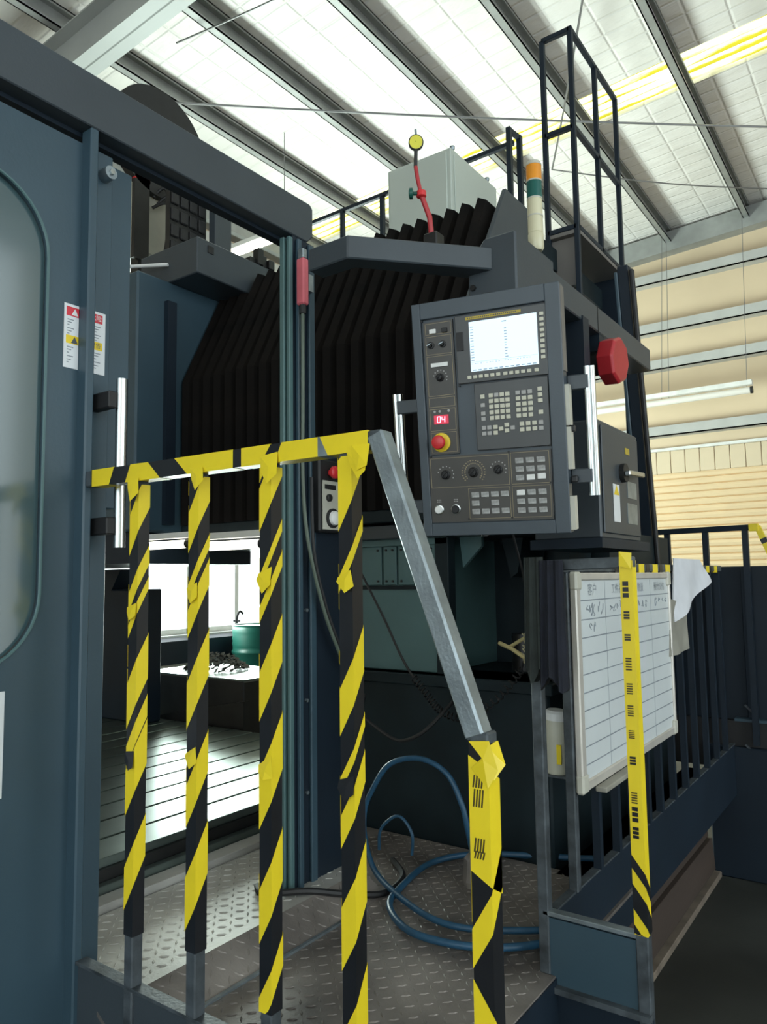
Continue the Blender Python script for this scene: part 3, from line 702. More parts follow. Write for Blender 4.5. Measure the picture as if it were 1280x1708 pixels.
MB().cyl((-4.0,3.087,4.562),(-3.97,3.087,4.562), .12, n=24).build('reel_hub', IRONB, cr, smooth=True)
B(-4.2, -4.12, 3.0, 3.12, 3.22, 4.5).build('reel_stand', IRONB, cr)

# cable duct and junction box right of the pendant
cdn = thing('cable_duct', (-1.13, 3.98, 0), 'leaning dark navy cable duct behind the control pendant', 'duct')
MB().bar((-1.150,3.80,3.20),(-1.128,4.02,1.3), .055, .06, (0,1,0)).build('duct_channel', NAVYD, cdn, bevel=.004)
MB().bar((-1.105,3.78,3.17),(-1.085,4.00,1.3), .022, .03, (0,1,0)).build('duct_hose', BLACK, cdn, bevel=.006)
MB().bar((-1.185,3.78,3.17),(-1.165,4.00,1.3), .018, .03, (0,1,0)).build('duct_edge', NAVY, cdn, bevel=.004)
jb = thing('switch_box', (-1.0, 2.82, 1.73), 'dark grey switch box with rotary isolator right of the control pendant', 'switch box')
B(-1.16, -.905, 2.60, 3.06, 1.735, 2.165).build('box_body', CHAR, jb, bevel=.006)
B(-.905, -.898, 2.62, 3.04, 1.755, 2.145).build('box_lid', CHAR, jb, bevel=.003)
k_ = MB().cyl((-.898,2.83,1.99),(-.880,2.83,1.99), .036, n=20).build('isolator_base', BLACK, jb, smooth=True)
MB().bar((-.868,2.80,1.985),(-.868,2.99,1.995), .022, .020).build('isolator_lever', CHROME, k_, bevel=.004)
B(-.898, -.8965, 2.88, 2.93, 2.07, 2.095).build('small_plate', YSTRIP, jb)
B(-.898, -.8962, 2.72, 2.79, 1.80, 1.94).build('warning_plate', PAPER, jb)
MB().prism([(-.8958,2.725,1.90),(-.8958,2.785,1.90),(-.8958,2.755,1.938)], (.0004,0,0)).build('warning_triangle', STYEL, jb)
B(-.898, -.8962, 2.89, 3.0, 1.90, 1.965).build('name_plate', STEEL, jb); B(-.898, -.8962, 2.88, 3.0, 1.80, 1.88).build('name_plate', STEEL, jb)
B(-1.16, -.95, 2.62, 2.68, 2.165, 2.56).build('box_hanger', NAVYD, jb)
B(-1.16, -.89, 2.56, 3.12, 1.70, 1.735).build('box_shelf', NAVYD, jb)

# ================================================================== PENDANT ARM, PENDANT
pa = thing('pendant_arm', (-1.05, 2.2, 2.45), 'charcoal angled support arm carrying the control pendant', 'arm')
pl_ = [(-1.50,1.72),(-1.34,1.715),(-1.03,2.06),(-1.09,2.12),(-1.365,1.79),(-1.50,1.79)]
MB().prism([(x,y,2.565) for x, y in pl_], (0,0,.072)).build('arm_box', CHAR, pa, bevel=.004)
hp = MB().prism([(-1.12,2.06,2.46),(-.95,2.06,2.46),(-.95,2.06,2.675),(-1.06,2.06,2.675),(-1.12,2.06,2.60)], (0,.30,0)).build('arm_housing', CHAR, pa, bevel=.006)
MB().cyl((-.951,2.28,2.50),(-.947,2.28,2.50), .028, n=18).build('cable_hole', BLACK, hp)
for (x, z) in ((-1.10,2.60),(-1.10,2.52)): MB().cyl((x,2.06,z),(x,2.05,z), .010, n=6).build('bolt', IRONB, hp)
be_ = B(-1.06, -.955, 2.30, 3.50, 2.545, 2.648).build('rear_beam', CHAR, pa, bevel=.004)
B(-.956, -.9535, 2.795, 2.80, 2.545, 2.648).build('beam_joint', BLACK, be_)
MB().cyl((-1.05,2.08,2.44),(-1.05,2.08,2.48), .06, n=24).build('swivel_joint', IRONB, pa, smooth=True)
MB().cyl((-1.05,2.08,2.40),(-1.05,2.08,2.44), .035, n=20).build('swivel_pin', STEEL, pa, smooth=True)

pd = bpy.data.objects.new('control_pendant', None); col.objects.link(pd)
R_ = Vector((.98398, .17753, -.01627)); U_ = Vector((.04163, -.14010, .98926)); N_ = Vector((.17334, -.97409, -.14525))
PM = Matrix((R_, U_, N_)).transposed().to_4x4(); PM.translation = (-1.04775, 2.03368, 2.09789)
pd.matrix_world = PM; WL[pd.name] = PM.translation.copy()
tag(pd, 'dark grey machine control pendant with lit screen, keypad and red stop button', 'control panel')
def LB(name, x0, x1, y0, y1, z0, z1, m, parent=None, bevel=0):
    return B(x0, x1, y0, y1, z0, z1).build(name, m, parent or pd, bevel=bevel, local=True)
PEND = mat('slate pendant enamel', (.050, .066, .082), .42, var=.07, vs=6, bump=.12, bs=180)
W2, H2 = .2345, .369
fr = MB()
fr.box(-W2, -.206, -H2, H2, -.05, 0).box(.190, W2, -H2, H2, -.05, 0).box(-.206, .190, .318, H2, -.05, 0).box(-.206, .190, -H2, -.328, -.05, 0)
fr.build('front_frame', PEND, pd, local=True, bevel=.002)
LB('face_plate', -.206, .190, -.328, .318, -.05, -.012, PEND)
LB('back_housing', -.205, .155, -.345, .345, -.27, -.05, NAVYD, bevel=.006)
ss = LB('side_strip', W2, W2+.003, .11, .36, -.048, -.003, GREYP); ss['label'] = 'warm grey side cover'
LB('side_strip', W2, W2+.012, -.05, .07, -.048, -.008, CREAMP); LB('side_strip', W2, W2+.012, -.18, -.055, -.048, -.008, CREAMP); LB('side_strip', W2, W2+.014, -.36, -.26, -.048, -.006, CREAMP)
for yy in (-.06, -.21): LB('cable_clip', W2+.004, W2+.022, yy-.01, yy+.01, -.04, -.02, BLACK, bevel=.003)
MB().cyl((-.04, -H2-.006, -.03), (-.04, -H2+.002, -.03), .012, n=12).build('cable_gland', IRONB, pd, local=True)
# chrome grips at both sides
for sx_, xx, y0, y1 in ((1, .298, -.262, .122), (-1, -.325, -.335, .10)):
    hd = MB(); hd.cyl((xx-.006, y0, -.055), (xx-.006, y1, -.055), .0095, n=16).cyl((xx+.008, y0, -.062), (xx+.008, y1, -.062), .0095, n=16)
    g_ = hd.build('side_grip', CHROME, pd, local=True, smooth=True)
    for yy in (y1-.045, y0+.06):
        x0, x1 = sorted((sx_*W2, xx)); LB('grip_bracket', x0, x1, yy-.022, yy+.022, -.075, -.045, CHAR, g_, .003)
# left switch column
sw_ = LB('switch_column', -.198, -.100, -.110, .308, -.012, -.004, PNLBR)
def outline(x0, x1, y0, y1, z, parent, wd=.0012):
    m = MB()
    for a in ((x0,x1,y0,y0+wd),(x0,x1,y1-wd,y1),(x0,x0+wd,y0,y1),(x1-wd,x1,y0,y1)): m.box(a[0],a[1],a[2],a[3],z,z+.0006)
    return m.build('panel_line', LINE, parent, local=True)
for (y0, y1) in ((.268,.303),(.205,.262),(.075,.200),(.040,.070),(-.035,.034),(-.104,-.040)): outline(-.192, -.106, y0, y1, -.004, sw_)
LB('power_button', -.176, -.155, .270, .284, -.004, .004, BTNW, sw_, .001)
LB('power_button', -.136, -.118, .270, .284, -.004, .003, BLACK, sw_, .001)
for x in (-.175, -.135):
    kk = MB().lathe((x, .235, -.004), (0,0,1), [(.011,0),(.011,.004),(.007,.005),(.006,.014)], 14).build('key_switch', IRONB, sw_, local=True, smooth=True)
    MB().bar((x-.007,.232,.014),(x+.007,.238,.014), .003, .008, (0,0,1)).build('key_grip', STEEL, kk, local=True)
LB('name_tab', -.178, -.122, .166, .178, -.004, .000, BTNW, sw_)
def knob(x, y, r, ring_n, parent, zz=-.004, lm=None):
    kb = MB().lathe((x, y, zz), (0,0,1), [(r,0),(r,.004),(r*.8,.006),(r*.72,.016),(r*.6,.017)], 20).build('rotary_knob', BLACK, parent, local=True, smooth=True)
    MB().bar((x-r*.5,y-r*.4,zz+.018),(x+r*.5,y+r*.6,zz+.018), r*.35, .006, (0,0,1)).build('knob_grip', BLACK, kb, local=True, bevel=.001)
    tk = MB()
    for i in range(ring_n):
        a = -.7+ (4.54 if ring_n > 14 else 3.2)*i/(ring_n-1) - (.0 if ring_n > 14 else -.3)
        cx, cy = x+math.cos(a)*r*1.75, y+math.sin(a)*r*1.75
        tk.box(cx-.0018, cx+.0018, cy-.0018, cy+.0018, zz, zz+.0007)
        if ring_n > 14:
            cx, cy = x+math.cos(a)*r*2.3, y+math.sin(a)*r*2.3; tk.box(cx-.0022, cx+.0022, cy-.0014, cy+.0014, zz, zz+.0007)
    tk.build('scale_marks', lm or KEYG, kb, local=True)
knob(-.150, .132, .013, 8, sw_)
LB('led_window', -.178, -.130, -.014, .014, -.004, -.001, LEDB, sw_)
def digit(ch, x, y, h_):
    seg = {'a':(0,1,1,1),'b':(1,.5,1,1),'c':(1,0,1,.5),'d':(0,0,1,0),'e':(0,0,0,.5),'f':(0,.5,0,1),'g':(0,.5,1,.5)}
    m = MB()
    for s_ in {'0':'abcdef','4':'bcfg'}[ch]:
        a = seg[s_]; w_ = h_*.55
        m.bar((x+a[0]*w_+.06*h_*a[1], y+a[1]*h_, -.0006), (x+a[2]*w_+.06*h_*a[3], y+a[3]*h_, -.0006), .0028, .0008, (0,0,1))
    m.build('led_digit', LEDR, sw_, local=True)
digit('0', -.167, -.009, .018); digit('4', -.152, -.009, .018)
for x in (-.175, -.158, -.128): MB().cyl((x, .026, -.004), (x, .026, -.002), .004, n=10).build('indicator', KEYG, sw_, local=True)
es = MB().lathe((-.158, -.072, -.004), (0,0,1), [(.030,0),(.030,.004),(.024,.006)], 28).build('stop_button', STYEL, pd, local=True, smooth=True)
MB().lathe((-.158, -.072, .002), (0,0,1), [(.012,0),(.012,.016),(.021,.018),(.0225,.024),(.020,.031),(.012,.034)], 28).build('mushroom_head', REDB, es, local=True, smooth=True)
# lcd unit
lcd = LB('lcd_unit', -.092, .192, .104, .313, -.012, .000, LCDB, bevel=.002)
LB('badge_strip', -.056, .118, .296, .305, .000, .0012, YSTRIP, lcd)
bt = MB()
for i in range(26): bt.box(-.050+i*.006, -.0465+i*.006, .2990, .3025, .0012, .0016)
bt.build('badge_print', PNLBR, lcd, local=True)
scn = LB('screen', -.046, .165, .137, .289, .000, .0006, SCREEN, lcd)
tx = MB(); random.seed(3)
for i in range(13):
    y = .272-i*.0085
    tx.box(-.043, -.043+.010, y, y+.0022, .0006, .0009)
    if 2 <= i: tx.box(.064, .064+.006+.004*random.random(), y, y+.0026, .0006, .0009)
tx.box(.058, .072, .276, .279, .0006, .0009)
for i in range(12): tx.box(-.040+i*.017, -.040+i*.017+.011, .1395, .1425, .0006, .0009)
for i in range(20): tx.box(-.043+i*.0095, -.043+i*.0095+.006*random.random(), .160, .1615, .0006, .0009)
tx.box(-.044, .163, .1655, .1661, .0006, .0009)
tx.build('screen_text', SCRTXT, scn, local=True)
LB('card_slot', -.088, -.066, .205, .262, .000, .003, BLACK, lcd, .001)
key = MB().box(-.0062, .0062, -.0052, .0052, 0, .004)
k0 = key.build('soft_key', KEYC, lcd, local=True, bevel=.001)
k0.location = (-.052, .1205, 0)
for i in range(1, 12): share(k0, 'soft_key', lcd, (-.052+i*.0183+(.004 if i > 5 else 0)+(.004 if i > 10 else 0), .1205, 0), True)
for i in range(9): share(k0, 'soft_key', lcd, (.179, .283-i*.0158, 0), True)
# keypad unit
mdi = LB('keypad_unit', -.041, .188, -.106, .100, -.012, -.002, LCDB, bevel=.002)
m1 = MB().box(-.0068, .0068, -.0062, .0062, 0, .004); kc = m1.build('key', KEYC, mdi, local=True, bevel=.001)
m2 = MB().box(-.0068, .0068, -.0062, .0062, 0, .004); kg = m2.build('key', KEYG, mdi, local=True, bevel=.001)
kc.location = (-.015, .058, -.002); kg.location = (-.015, .032, -.002)
for y in (.006, -.010): share(kg, 'key', mdi, (-.015, y, -.002), True)
for r_ in range(5):
    for c_ in range(4): share(kg if (r_ == 0 and c_ == 1) else kc, 'key', mdi, (.012+c_*.0172, .059-r_*.0172, -.002), True)
    for c_ in range(3): share(kg if r_ == 0 else kc, 'key', mdi, (.096+c_*.0185, .059-r_*.0172, -.002), True)
    if r_ != 3: share(kc, 'key', mdi, (.163, .064-r_*.0172, -.002), True)
for c_, y in ((-.015,-.038),(.002,-.038),(.0215,-.038),(.0570,-.034),(-.015,-.0555),(.002,-.0555),(.0215,-.0555),(.0570,-.0515),(.039,-.0445),(.075,-.0440)):
    share(kg if c_ < .01 or c_ > .07 else kc, 'key', mdi, (c_, y, -.002), True)
for r_ in range(2):
    for c_ in range(4): share(kg if c_ == 3 else kc, 'key', mdi, (.104+c_*.0192, -.035-r_*.0172, -.002), True)
# lower operator panel
lw = LB('operator_panel', -.205, .186, -.326, -.116, -.012, -.004, PNLBR)
for a in ((-.200,.056,-.216,-.122),(-.078,.056,-.318,-.222),(.062,.180,-.216,-.120),(.062,.180,-.318,-.222)): outline(*a, -.004, lw)
knob(-.150, -.175, .015, 8, lw); knob(-.058, -.172, .016, 21, lw, lm=LINE); knob(.022, -.168, .014, 8, lw)
for (x, m_) in ((-.178, BTNW), (-.122, BLACK)):
    c_ = MB().lathe((x, -.285, -.004), (0,0,1), [(.016,0),(.016,.003),(.0145,.004)], 22).build('button_bezel', CHROME, lw, local=True, smooth=True)
    MB().lathe((x, -.285, .0), (0,0,1), [(.0125,0),(.0125,.006),(.011,.008)], 22).build('push_button', m_, c_, local=True, smooth=True)
    mk = MB()
    for q in range(6): mk.box(x-.006+.005*(q % 3), x-.003+.005*(q % 3), -.262+.006*(q//3), -.259+.006*(q//3), -.004, -.0034)
    mk.build('button_print', KEYG, c_, local=True)
b0 = MB().box(-.0125, .0125, -.0085, .0085, 0, .003).build('lamp_key', BTN, lw, local=True, bevel=.0012)
b1 = MB().box(-.0125, .0125, -.0085, .0085, 0, .003).build('lamp_key', BTNW, lw, local=True, bevel=.0012)
b0.location = (-.056, -.243, -.004); b1.location = (.122, -.197, -.004)
share(b1, 'lamp_key', lw, (.155, -.195, -.004), True); share(b1, 'lamp_key', lw, (.089, -.242, -.004), True)
for r_ in range(3):
    for c_ in range(4):
        if (r_, c_) in ((0,0),(1,1),(1,3)): continue
        share(b0, 'lamp_key', lw, (-.056+c_*.0315, -.243-r_*.026, -.004), True)
    for c_ in range(3):
        if not (r_ == 2 and c_ > 0): share(b0, 'lamp_key', lw, (.089+c_*.033, -.145-r_*.026, -.004), True)
        if not (r_ == 0 and c_ == 0): share(b0, 'lamp_key', lw, (.089+c_*.033, -.242-r_*.027, -.004), True)
for (x, y) in ((-.205,.318),(.190,.318),(-.09,.100),(.188,-.106),(-.200,-.118),(.058,-.118),(.184,-.219),(-.082,-.322),(.059,-.322)):
    MB().cyl((x*.985, y*.985, -.006), (x*.985, y*.985, -.001), .003, n=8).build('screw', BLACK, pd, local=True)

# red octagonal cap right of pendant
rc = thing('red_plug', (-.90, 2.83, 2.43), 'red octagonal plug cap hanging below the rear beam of the pendant arm', 'plug')
ax_ = Vector((.995, -.05, -.06)).normalized()
c0 = Vector((-.955, 2.845, 2.435))
MB().lathe(c0, ax_, [(.076,0),(.092,.008),(.092,.062),(.082,.070)], 8).build('plug_cap', RED, rc, bevel=.002)
MB().cyl(c0 - ax_*.06, c0, .05, n=16).build('plug_body', BLACK, rc, smooth=True)
B(-1.03, -.96, 2.82, 2.88, 2.44, 2.545).build('plug_hanger', NAVYD, rc)

# signal tower on the arm housing
sgn = thing('signal_tower', (-.985, 2.25, 2.675), 'stacked signal tower light with amber and green lenses', 'signal light')
sz = 2.675; sxx, syy = -.965, 2.25
MB().lathe((sxx,syy,sz), (0,0,1), [(.020,0),(.026,.01),(.026,.055),(.024,.06)], 24).build('tower_base', CREAML, sgn, smooth=True)
for i, (h_, m_, r_) in enumerate(((.055,CREAML,.025),(.055,CREAML,.025),(.056,GREENL,.0255),(.052,ORANGE,.0255))):
    z0 = sz+.06+sum((.055,.055,.056,.052)[:i])+i*.005
    MB().lathe((sxx,syy,z0), (0,0,1), [(r_,0),(r_,h_)], 24).build('lens', m_, sgn, smooth=True)
    MB().lathe((sxx,syy,z0+h_), (0,0,1), [(r_+.001,0),(r_+.001,.005)], 24).build('lens_ring', CREAMP, sgn, smooth=True)
MB().lathe((sxx,syy,sz+.298), (0,0,1), [(.0255,0),(.023,.008),(.012,.013)], 24).build('tower_cap', CREAMP, sgn, smooth=True)
# dial indicator on magnetic stand
di = thing('dial_indicator', (-1.19, 1.957, 2.637), 'yellow dial indicator on a red jointed arm standing on the pendant arm', 'gauge')
B(-1.215, -1.165, 1.945, 1.995, 2.637, 2.69).build('magnet_base', IRONB, di, bevel=.004)
MB().tube([(-1.19,1.955,2.69),(-1.190,1.947,2.738),(-1.207,1.927,2.81)], .0085, 10).build('lower_arm', RED, di, smooth=True)
MB().tube([(-1.207,1.927,2.81),(-1.213,1.917,2.857),(-1.217,1.912,2.90)], .0065, 10).build('upper_arm', RED, di, smooth=True)
MB().lathe((-1.207,1.927,2.80), (0,0,1), [(.010,0),(.016,.004),(.016,.020),(.010,.024)], 14).build('joint', REDB, di, smooth=True)
kn = MB().lathe((-1.215,1.915,2.812), (-.83,-.55,0), [(.006,0),(.006,.012),(.017,.014),(.017,.024),(.010,.027)], 12).build('clamp_knob', DRUM, di, smooth=True)
MB().tube([(-1.217,1.912,2.90),(-1.212,1.908,2.95)], .006, 8).build('gauge_stem', BLACK, di)
dd = Vector((.55, -.80, -.2)).normalized(); gc = Vector((-1.210,1.906,2.974))
MB().lathe(gc-dd*.008, dd, [(.022,0),(.024,.003),(.024,.013),(.021,.015)], 26).build('gauge_body', BLACK, di, smooth=True)
gf = MB().lathe(gc+dd*.007, dd, [(.0205,0),(.0205,.001)], 26).build('gauge_face', DIALY, di)
MB().bar(gc+dd*.009, gc+dd*.009+Vector((-.004,.003,.014)), .0015).build('needle', BLACK, gf)
MB().cyl((-1.210,1.906,2.996),(-1.210,1.905,3.018), .004, n=8).build('plunger_cap', STEEL, di)

# limit switch with armoured conduit on the pillar
ls = thing('limit_switch', (-1.67, 1.88, 2.5), 'red limit switch with armoured conduit at the top of the ribbed pillar', 'switch')
B(-1.69, -1.655, 1.872, 1.902, 2.545, 2.71).build('switch_body', PINK, ls, bevel=.005)
B(-1.685, -1.66, 1.876, 1.898, 2.71, 2.745).build('switch_head', STEEL, ls, bevel=.003)
B(-1.685, -1.66, 1.905, 1.93, 2.60, 2.66).build('switch_bracket', STEEL, ls)
MB().cyl((-1.672,1.887,2.545),(-1.672,1.887,2.515), .012, n=12).build('cable_gland', BLACK, ls)
MB().tube(spline([(-1.672,1.887,2.515),(-1.675,1.889,2.2),(-1.68,1.893,1.95),(-1.67,1.905,1.74),(-1.66,1.97,1.51),(-1.655,2.05,1.35),(-1.68,2.16,1.22)]), .0065, 8).build('conduit', mat('grey green conduit', (.10, .13, .10), .5), ls, smooth=True)
MB().tube(spline([(-1.665,1.92,1.95),(-1.66,1.925,1.7),(-1.655,1.985,1.50),(-1.65,2.07,1.33),(-1.68,2.17,1.2)]), .006, 8).build('second_cable', BLACK, ls, smooth=True)
bx = thing('push_button_station', (-1.69, 2.01, 1.77), 'small push button station with red mushroom button on the pillar', 'button box')
B(-1.70, -1.66, 1.955, 2.085, 1.765, 2.02).build('station_body', BLACK, bx, bevel=.006)
B(-1.66, -1.657, 1.97, 2.075, 1.775, 1.945).build('station_plate', CREAMP, bx)
MB().lathe((-1.66,2.015,1.975), (1,0,0), [(.012,0),(.012,.012),(.022,.015),(.022,.025),(.015,.030)], 20).build('red_button', REDB, bx, smooth=True)
MB().lathe((-1.657,2.0,1.885), (1,0,0), [(.013,0),(.013,.008),(.010,.011)], 18).build('black_button', BLACK, bx, smooth=True)
lb_ = MB().lathe((-1.657,2.02,1.815), (1,0,0), [(.034,0),(.034,.006),(.028,.008)], 24).build('lamp_bezel', BLACK, bx, smooth=True)
MB().lathe((-1.650,2.02,1.815), (1,0,0), [(.026,0),(.024,.010),(.012,.016)], 24).build('lamp_lens', BTNW, lb_, smooth=True)
B(-1.6568, -1.6562, 1.98, 2.04, 1.915, 1.932).build('label_plate', BLACK, bx)

# ================================================================== GUARD RAIL WITH WHITEBOARD
gr = thing('guard_rail', (-.86, 2.6, .55), 'grey tube guard rail carrying the whiteboard along the platform edge', 'railing')
B(-.893, -.863, 1.945, 1.975, .55, 1.645).build('post', OLDTUBE, gr, bevel=.003)
B(-.877, -.849, 2.125, 2.153, .70, 1.615).build('post', OLDTUBE, gr, bevel=.003)
MB().bar((-.893,1.96,1.630),(-.60,1.96,1.636), .030).build('top_rail', OLDTUBE, gr, bevel=.003)
yr = MB().bar((-.862,1.96,1.628),(-.862,4.25,1.632), .030).build('top_rail', OLDTUBE, gr, bevel=.003)
for i in range(18):
    a = 2.55+i*.09
    MB().bar((-.862,a,1.628),(-.862,a+.045+.02*(i % 2),1.628), .0325).build('tape_stripe', YEL if i % 2 else BLK, yr)
q0 = B(-.874, -.850, 2.32, 2.344, .705, 1.615).build('baluster', NAVYD, gr, org=(-.862, 2.332, .705))
for y in (2.51, 2.68, 2.85, 3.01, 3.20, 3.395, 3.585, 3.79, 4.0, 4.2): share(q0, 'baluster', gr, (-.862, y, .705))
p6 = B(-.633, -.601, 1.944, 1.976, 0, 1.642).build('post', OLDTUBE, gr, bevel=.003)
wrap(-.617, 1.96, .016, .712, 1.640, 'tape_wrap', YEL, p6)
for (a, b) in ((.905,.873),(.835,.775),(.738,.715)): stripe(-.617, 1.96, .016, a, b, .713, 1.63, p6, rise=-.045, off=.0013, m=BLK)
for (z, hh, f_) in ((1.545,.045,0),(1.49,.022,0),(1.435,.018,0),(1.36,.035,1),(1.30,.03,1),(1.245,.03,1),(1.19,.022,1),(1.125,.022,0),(1.03,.03,1),(.985,.04,0),(.945,.03,0)):
    mk = MB()
    for q in range(5 if f_ else 3):
        zz = z+q*hh/(5 if f_ else 3)
        mk.box(-.627, -.612, 1.9418, 1.9425, zz, zz+hh/(9 if f_ else 4))
    mk.build('tape_print', PRINT if f_ else BLK, p6)
flap([(-.635,1.94,1.66),(-.60,1.942,1.655),(-.598,1.938,1.62),(-.636,1.938,1.625)], p6)
MB().bar((-.88,1.96,.706),(-.617,1.96,.706), .030, .012).build('bottom_rail', STEEL, gr, bevel=.002)
B(-.875, -.62, 1.95, 1.965, .53, .695).build('end_panel', NAVY, gr)
B(-.875, -.60, 1.93, 1.965, .515, .53).build('end_ledge', OLDTUBE, gr)
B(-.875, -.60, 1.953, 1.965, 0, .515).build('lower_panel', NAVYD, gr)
# whiteboard
wbt = thing('whiteboard', (-.835, 2.65, .97), 'ruled whiteboard with handwritten table hung on the guard rail', 'whiteboard')
BY0, BY1, BZ0, BZ1 = 2.135, 3.165, .975, 1.612
B(-.845, -.833, BY0+.015, BY1-.015, BZ0+.015, BZ1-.015).build('board_sheet', BOARD, wbt)
for (a, b, c_, d_) in ((BY0,BY1,BZ0,BZ0+.03),(BY0,BY1,BZ1-.024,BZ1),(BY0,BY0+.035,BZ0,BZ1),(BY1-.022,BY1,BZ0,BZ1)):
    B(-.848, -.826, a, b, c_, d_).build('frame_rail', ALU, wbt, bevel=.004)
for (y, z) in ((BY0,BZ0),(BY0,BZ1-.05),(BY1-.04,BZ0),(BY1-.04,BZ1-.05)):
    B(-.849, -.823, y-.003, y+.043, z-.003, z+.053).build('frame_corner', CREAMP, wbt, bevel=.006)
B(-.83, -.795, 2.24, 2.62, BZ0-.016, BZ0).build('pen_tray', CARD, wbt, bevel=.003)
gl = MB(); yc = [2.172, 2.40, 2.665, 2.90, 3.142]
zrow = [1.585, 1.528, 1.470, 1.416, 1.362, 1.308, 1.254, 1.202, 1.150, 1.098, 1.046]
for z in zrow[1:]: gl.box(-.8331, -.8324, 2.172, 3.142, z-.0018, z+.0018)
for y in yc[:-1]: gl.box(-.8331, -.8325, y-.0012, y+.0012, 1.006, 1.585)
gl.build('ruled_lines', INKF, wbt)
for s_, y, sz_ in (('客户', 2.285, .040), ('工件名称', 2.535, .036), ('数量', 2.78, .036), ('预计交付', 3.02, .036)):
    text(s_, sz_, MX(-.8322, y, 1.557), INKF, wbt, local=False)
random.seed(11)
def scribble(y0, y1, z0, z1, n_):
    for q in range(n_):
        yy = y0+(y1-y0)*(q+.5)/n_
        pts = [(-.8322, yy+random.uniform(-.014,.014), z0+(z1-z0)*random.random()) for _ in range(5)]
        MB().tube(spline(pts, 4), .0013, 4).build('handwriting', INKF, wbt)
scribble(2.22, 2.38, 1.478, 1.52, 5); scribble(2.44, 2.64, 1.483, 1.518, 6); scribble(2.70, 2.86, 1.483, 1.515, 4); scribble(2.95, 3.12, 1.483, 1.515, 4); scribble(2.25, 2.31, 1.43, 1.462, 2)

# ------------------------------------------------------------ cloths on the rails
def drape(name, m, x0, x1, yc_, z0, z1, nf, amp, seed, thick=.03, taper=.25):
    random.seed(seed); nx, nz = 36, 16; ph = random.random()*6
    ms = MB(); vs = []; fs = []
    ring_n = 2*nx
    for j in range(nz+1):
        t_ = j/nz; z = z1+(z0-z1)*t_
        for i in range(ring_n):
            fr_ = i < nx
            u = i/(nx-1) if fr_ else 1-(i-nx)/(nx-1)
            xm = (x0+x1)/2; x = xm + (x0+(x1-x0)*u-xm)*(1-taper*(1-t_)*.5)
            a = amp*(.35+.65*t_)*(math.sin(u*nf*2*PI+ph+.5*math.sin(t_*3)) + .4*math.sin(u*nf*4.7*PI+ph*2))
            e = math.sin(PI*min(max(u, .02), .98))**.35
            y = yc_ + (-thick*e if fr_ else thick*e)*(.6+.4*t_) + a*.5
            dz = .02*math.sin(u*7+seed)*t_
            vs.append((x, y, z+dz))
    for j in range(nz):
        for i in range(ring_n): fs.append((j*ring_n+i, j*ring_n+(i+1) % ring_n, (j+1)*ring_n+(i+1) % ring_n, (j+1)*ring_n+i))
    fs += [tuple(range(ring_n)), tuple(range(nz*ring_n, (nz+1)*ring_n))]
    return ms.add(vs, fs).build(name, m, smooth=True)
tag(drape('work_jacket', CLOTHG, -.895, -.835, 1.925, 1.335, 1.655, 2.2, .010, 2, .018), 'black green work jacket hung over the guard rail corner post', 'jacket')
tag(drape('work_trousers', CLOTHN, -.850, -.775, 1.920, 1.315, 1.645, 2.6, .012, 5, .016), 'navy work cloth hung on the guard rail beside the whiteboard', 'cloth')
def sheet3(name, m, C4, nx, nz, amp, th, seed):
    random.seed(seed); vs = []; fs = []; P4 = [Vector(c) for c in C4]
    for s_ in (0, 1):
        for j in range(nz+1):
            for i in range(nx+1):
                u, v = i/nx, j/nz
                p = P4[0].lerp(P4[1], u).lerp(P4[3].lerp(P4[2], u), v)
                p = p + Vector((amp*v*math.sin(u*9+seed+v*3) + (th if s_ else 0), 0, amp*.5*math.sin(u*6+seed)*v))
                vs.append(p)
    o = (nx+1)*(nz+1)
    for j in range(nz):
        for i in range(nx):
            a = j*(nx+1)+i; fs.append((a, a+1, a+nx+2, a+nx+1)); fs.append((o+a, o+a+nx+1, o+a+nx+2, o+a+1))
    for i in range(nx):
        fs.append((i, o+i, o+i+1, i+1)); a = nz*(nx+1)+i; fs.append((a, a+1, o+a+1, o+a))
    for j in range(nz):
        a = j*(nx+1); fs.append((a, a+nx+1, o+a+nx+1, o+a)); a += nx; fs.append((a, o+a, o+a+nx+1, a+nx+1))
    return MB().add(vs, fs).build(name, m, smooth=True)
tag(sheet3('white_rag', CLOTHW, [(-.842,3.28,1.672),(-.842,3.74,1.672),(-.83,3.87,1.565),(-.825,3.20,1.41)], 14, 12, .012, .005, 3), 'white rag hung cornerwise over the guard rail beyond the whiteboard', 'rag')
tag(sheet3('plastic_folder', CARD, [(-.842,3.17,1.505),(-.842,3.42,1.475),(-.838,3.405,1.285),(-.838,3.12,1.275)], 6, 6, .004, .012, 8), 'dusty grey plastic folder hung below the white rag', 'folder')
# jug on a bracket, brush
jg = thing('plastic_jug', (-.985, 2.33, .975), 'milky white plastic jug behind the guard rail posts', 'jug')
MB().lathe((-.985,2.33,.975), (0,0,1), [(.034,0),(.038,.006),(.038,.155),(.035,.165),(.035,.17)], 24).build('jug_body', JUG, jg, smooth=True)
MB().lathe((-.985,2.33,1.143), (.08,0,1), [(.039,0),(.039,.022),(.030,.03)], 22).build('jug_cap', WHITE, jg, smooth=True)
B(-.972, -.957, 2.293, 2.298, 1.01, 1.07).build('jug_label', YEL, jg)
B(-1.03, -.86, 2.29, 2.37, .968, .975).build('bracket_shelf', OLDTUBE, gr)
br = thing('hand_brush', (-1.05, 2.2, 1.33), 'straw hand brush with yellow handle jammed behind the corner post', 'brush')
MB().tube([(-1.144,2.26,1.385),(-1.08,2.22,1.372),(-1.02,2.20,1.345)], .007, 8).build('brush_handle', STICK, br, smooth=True)
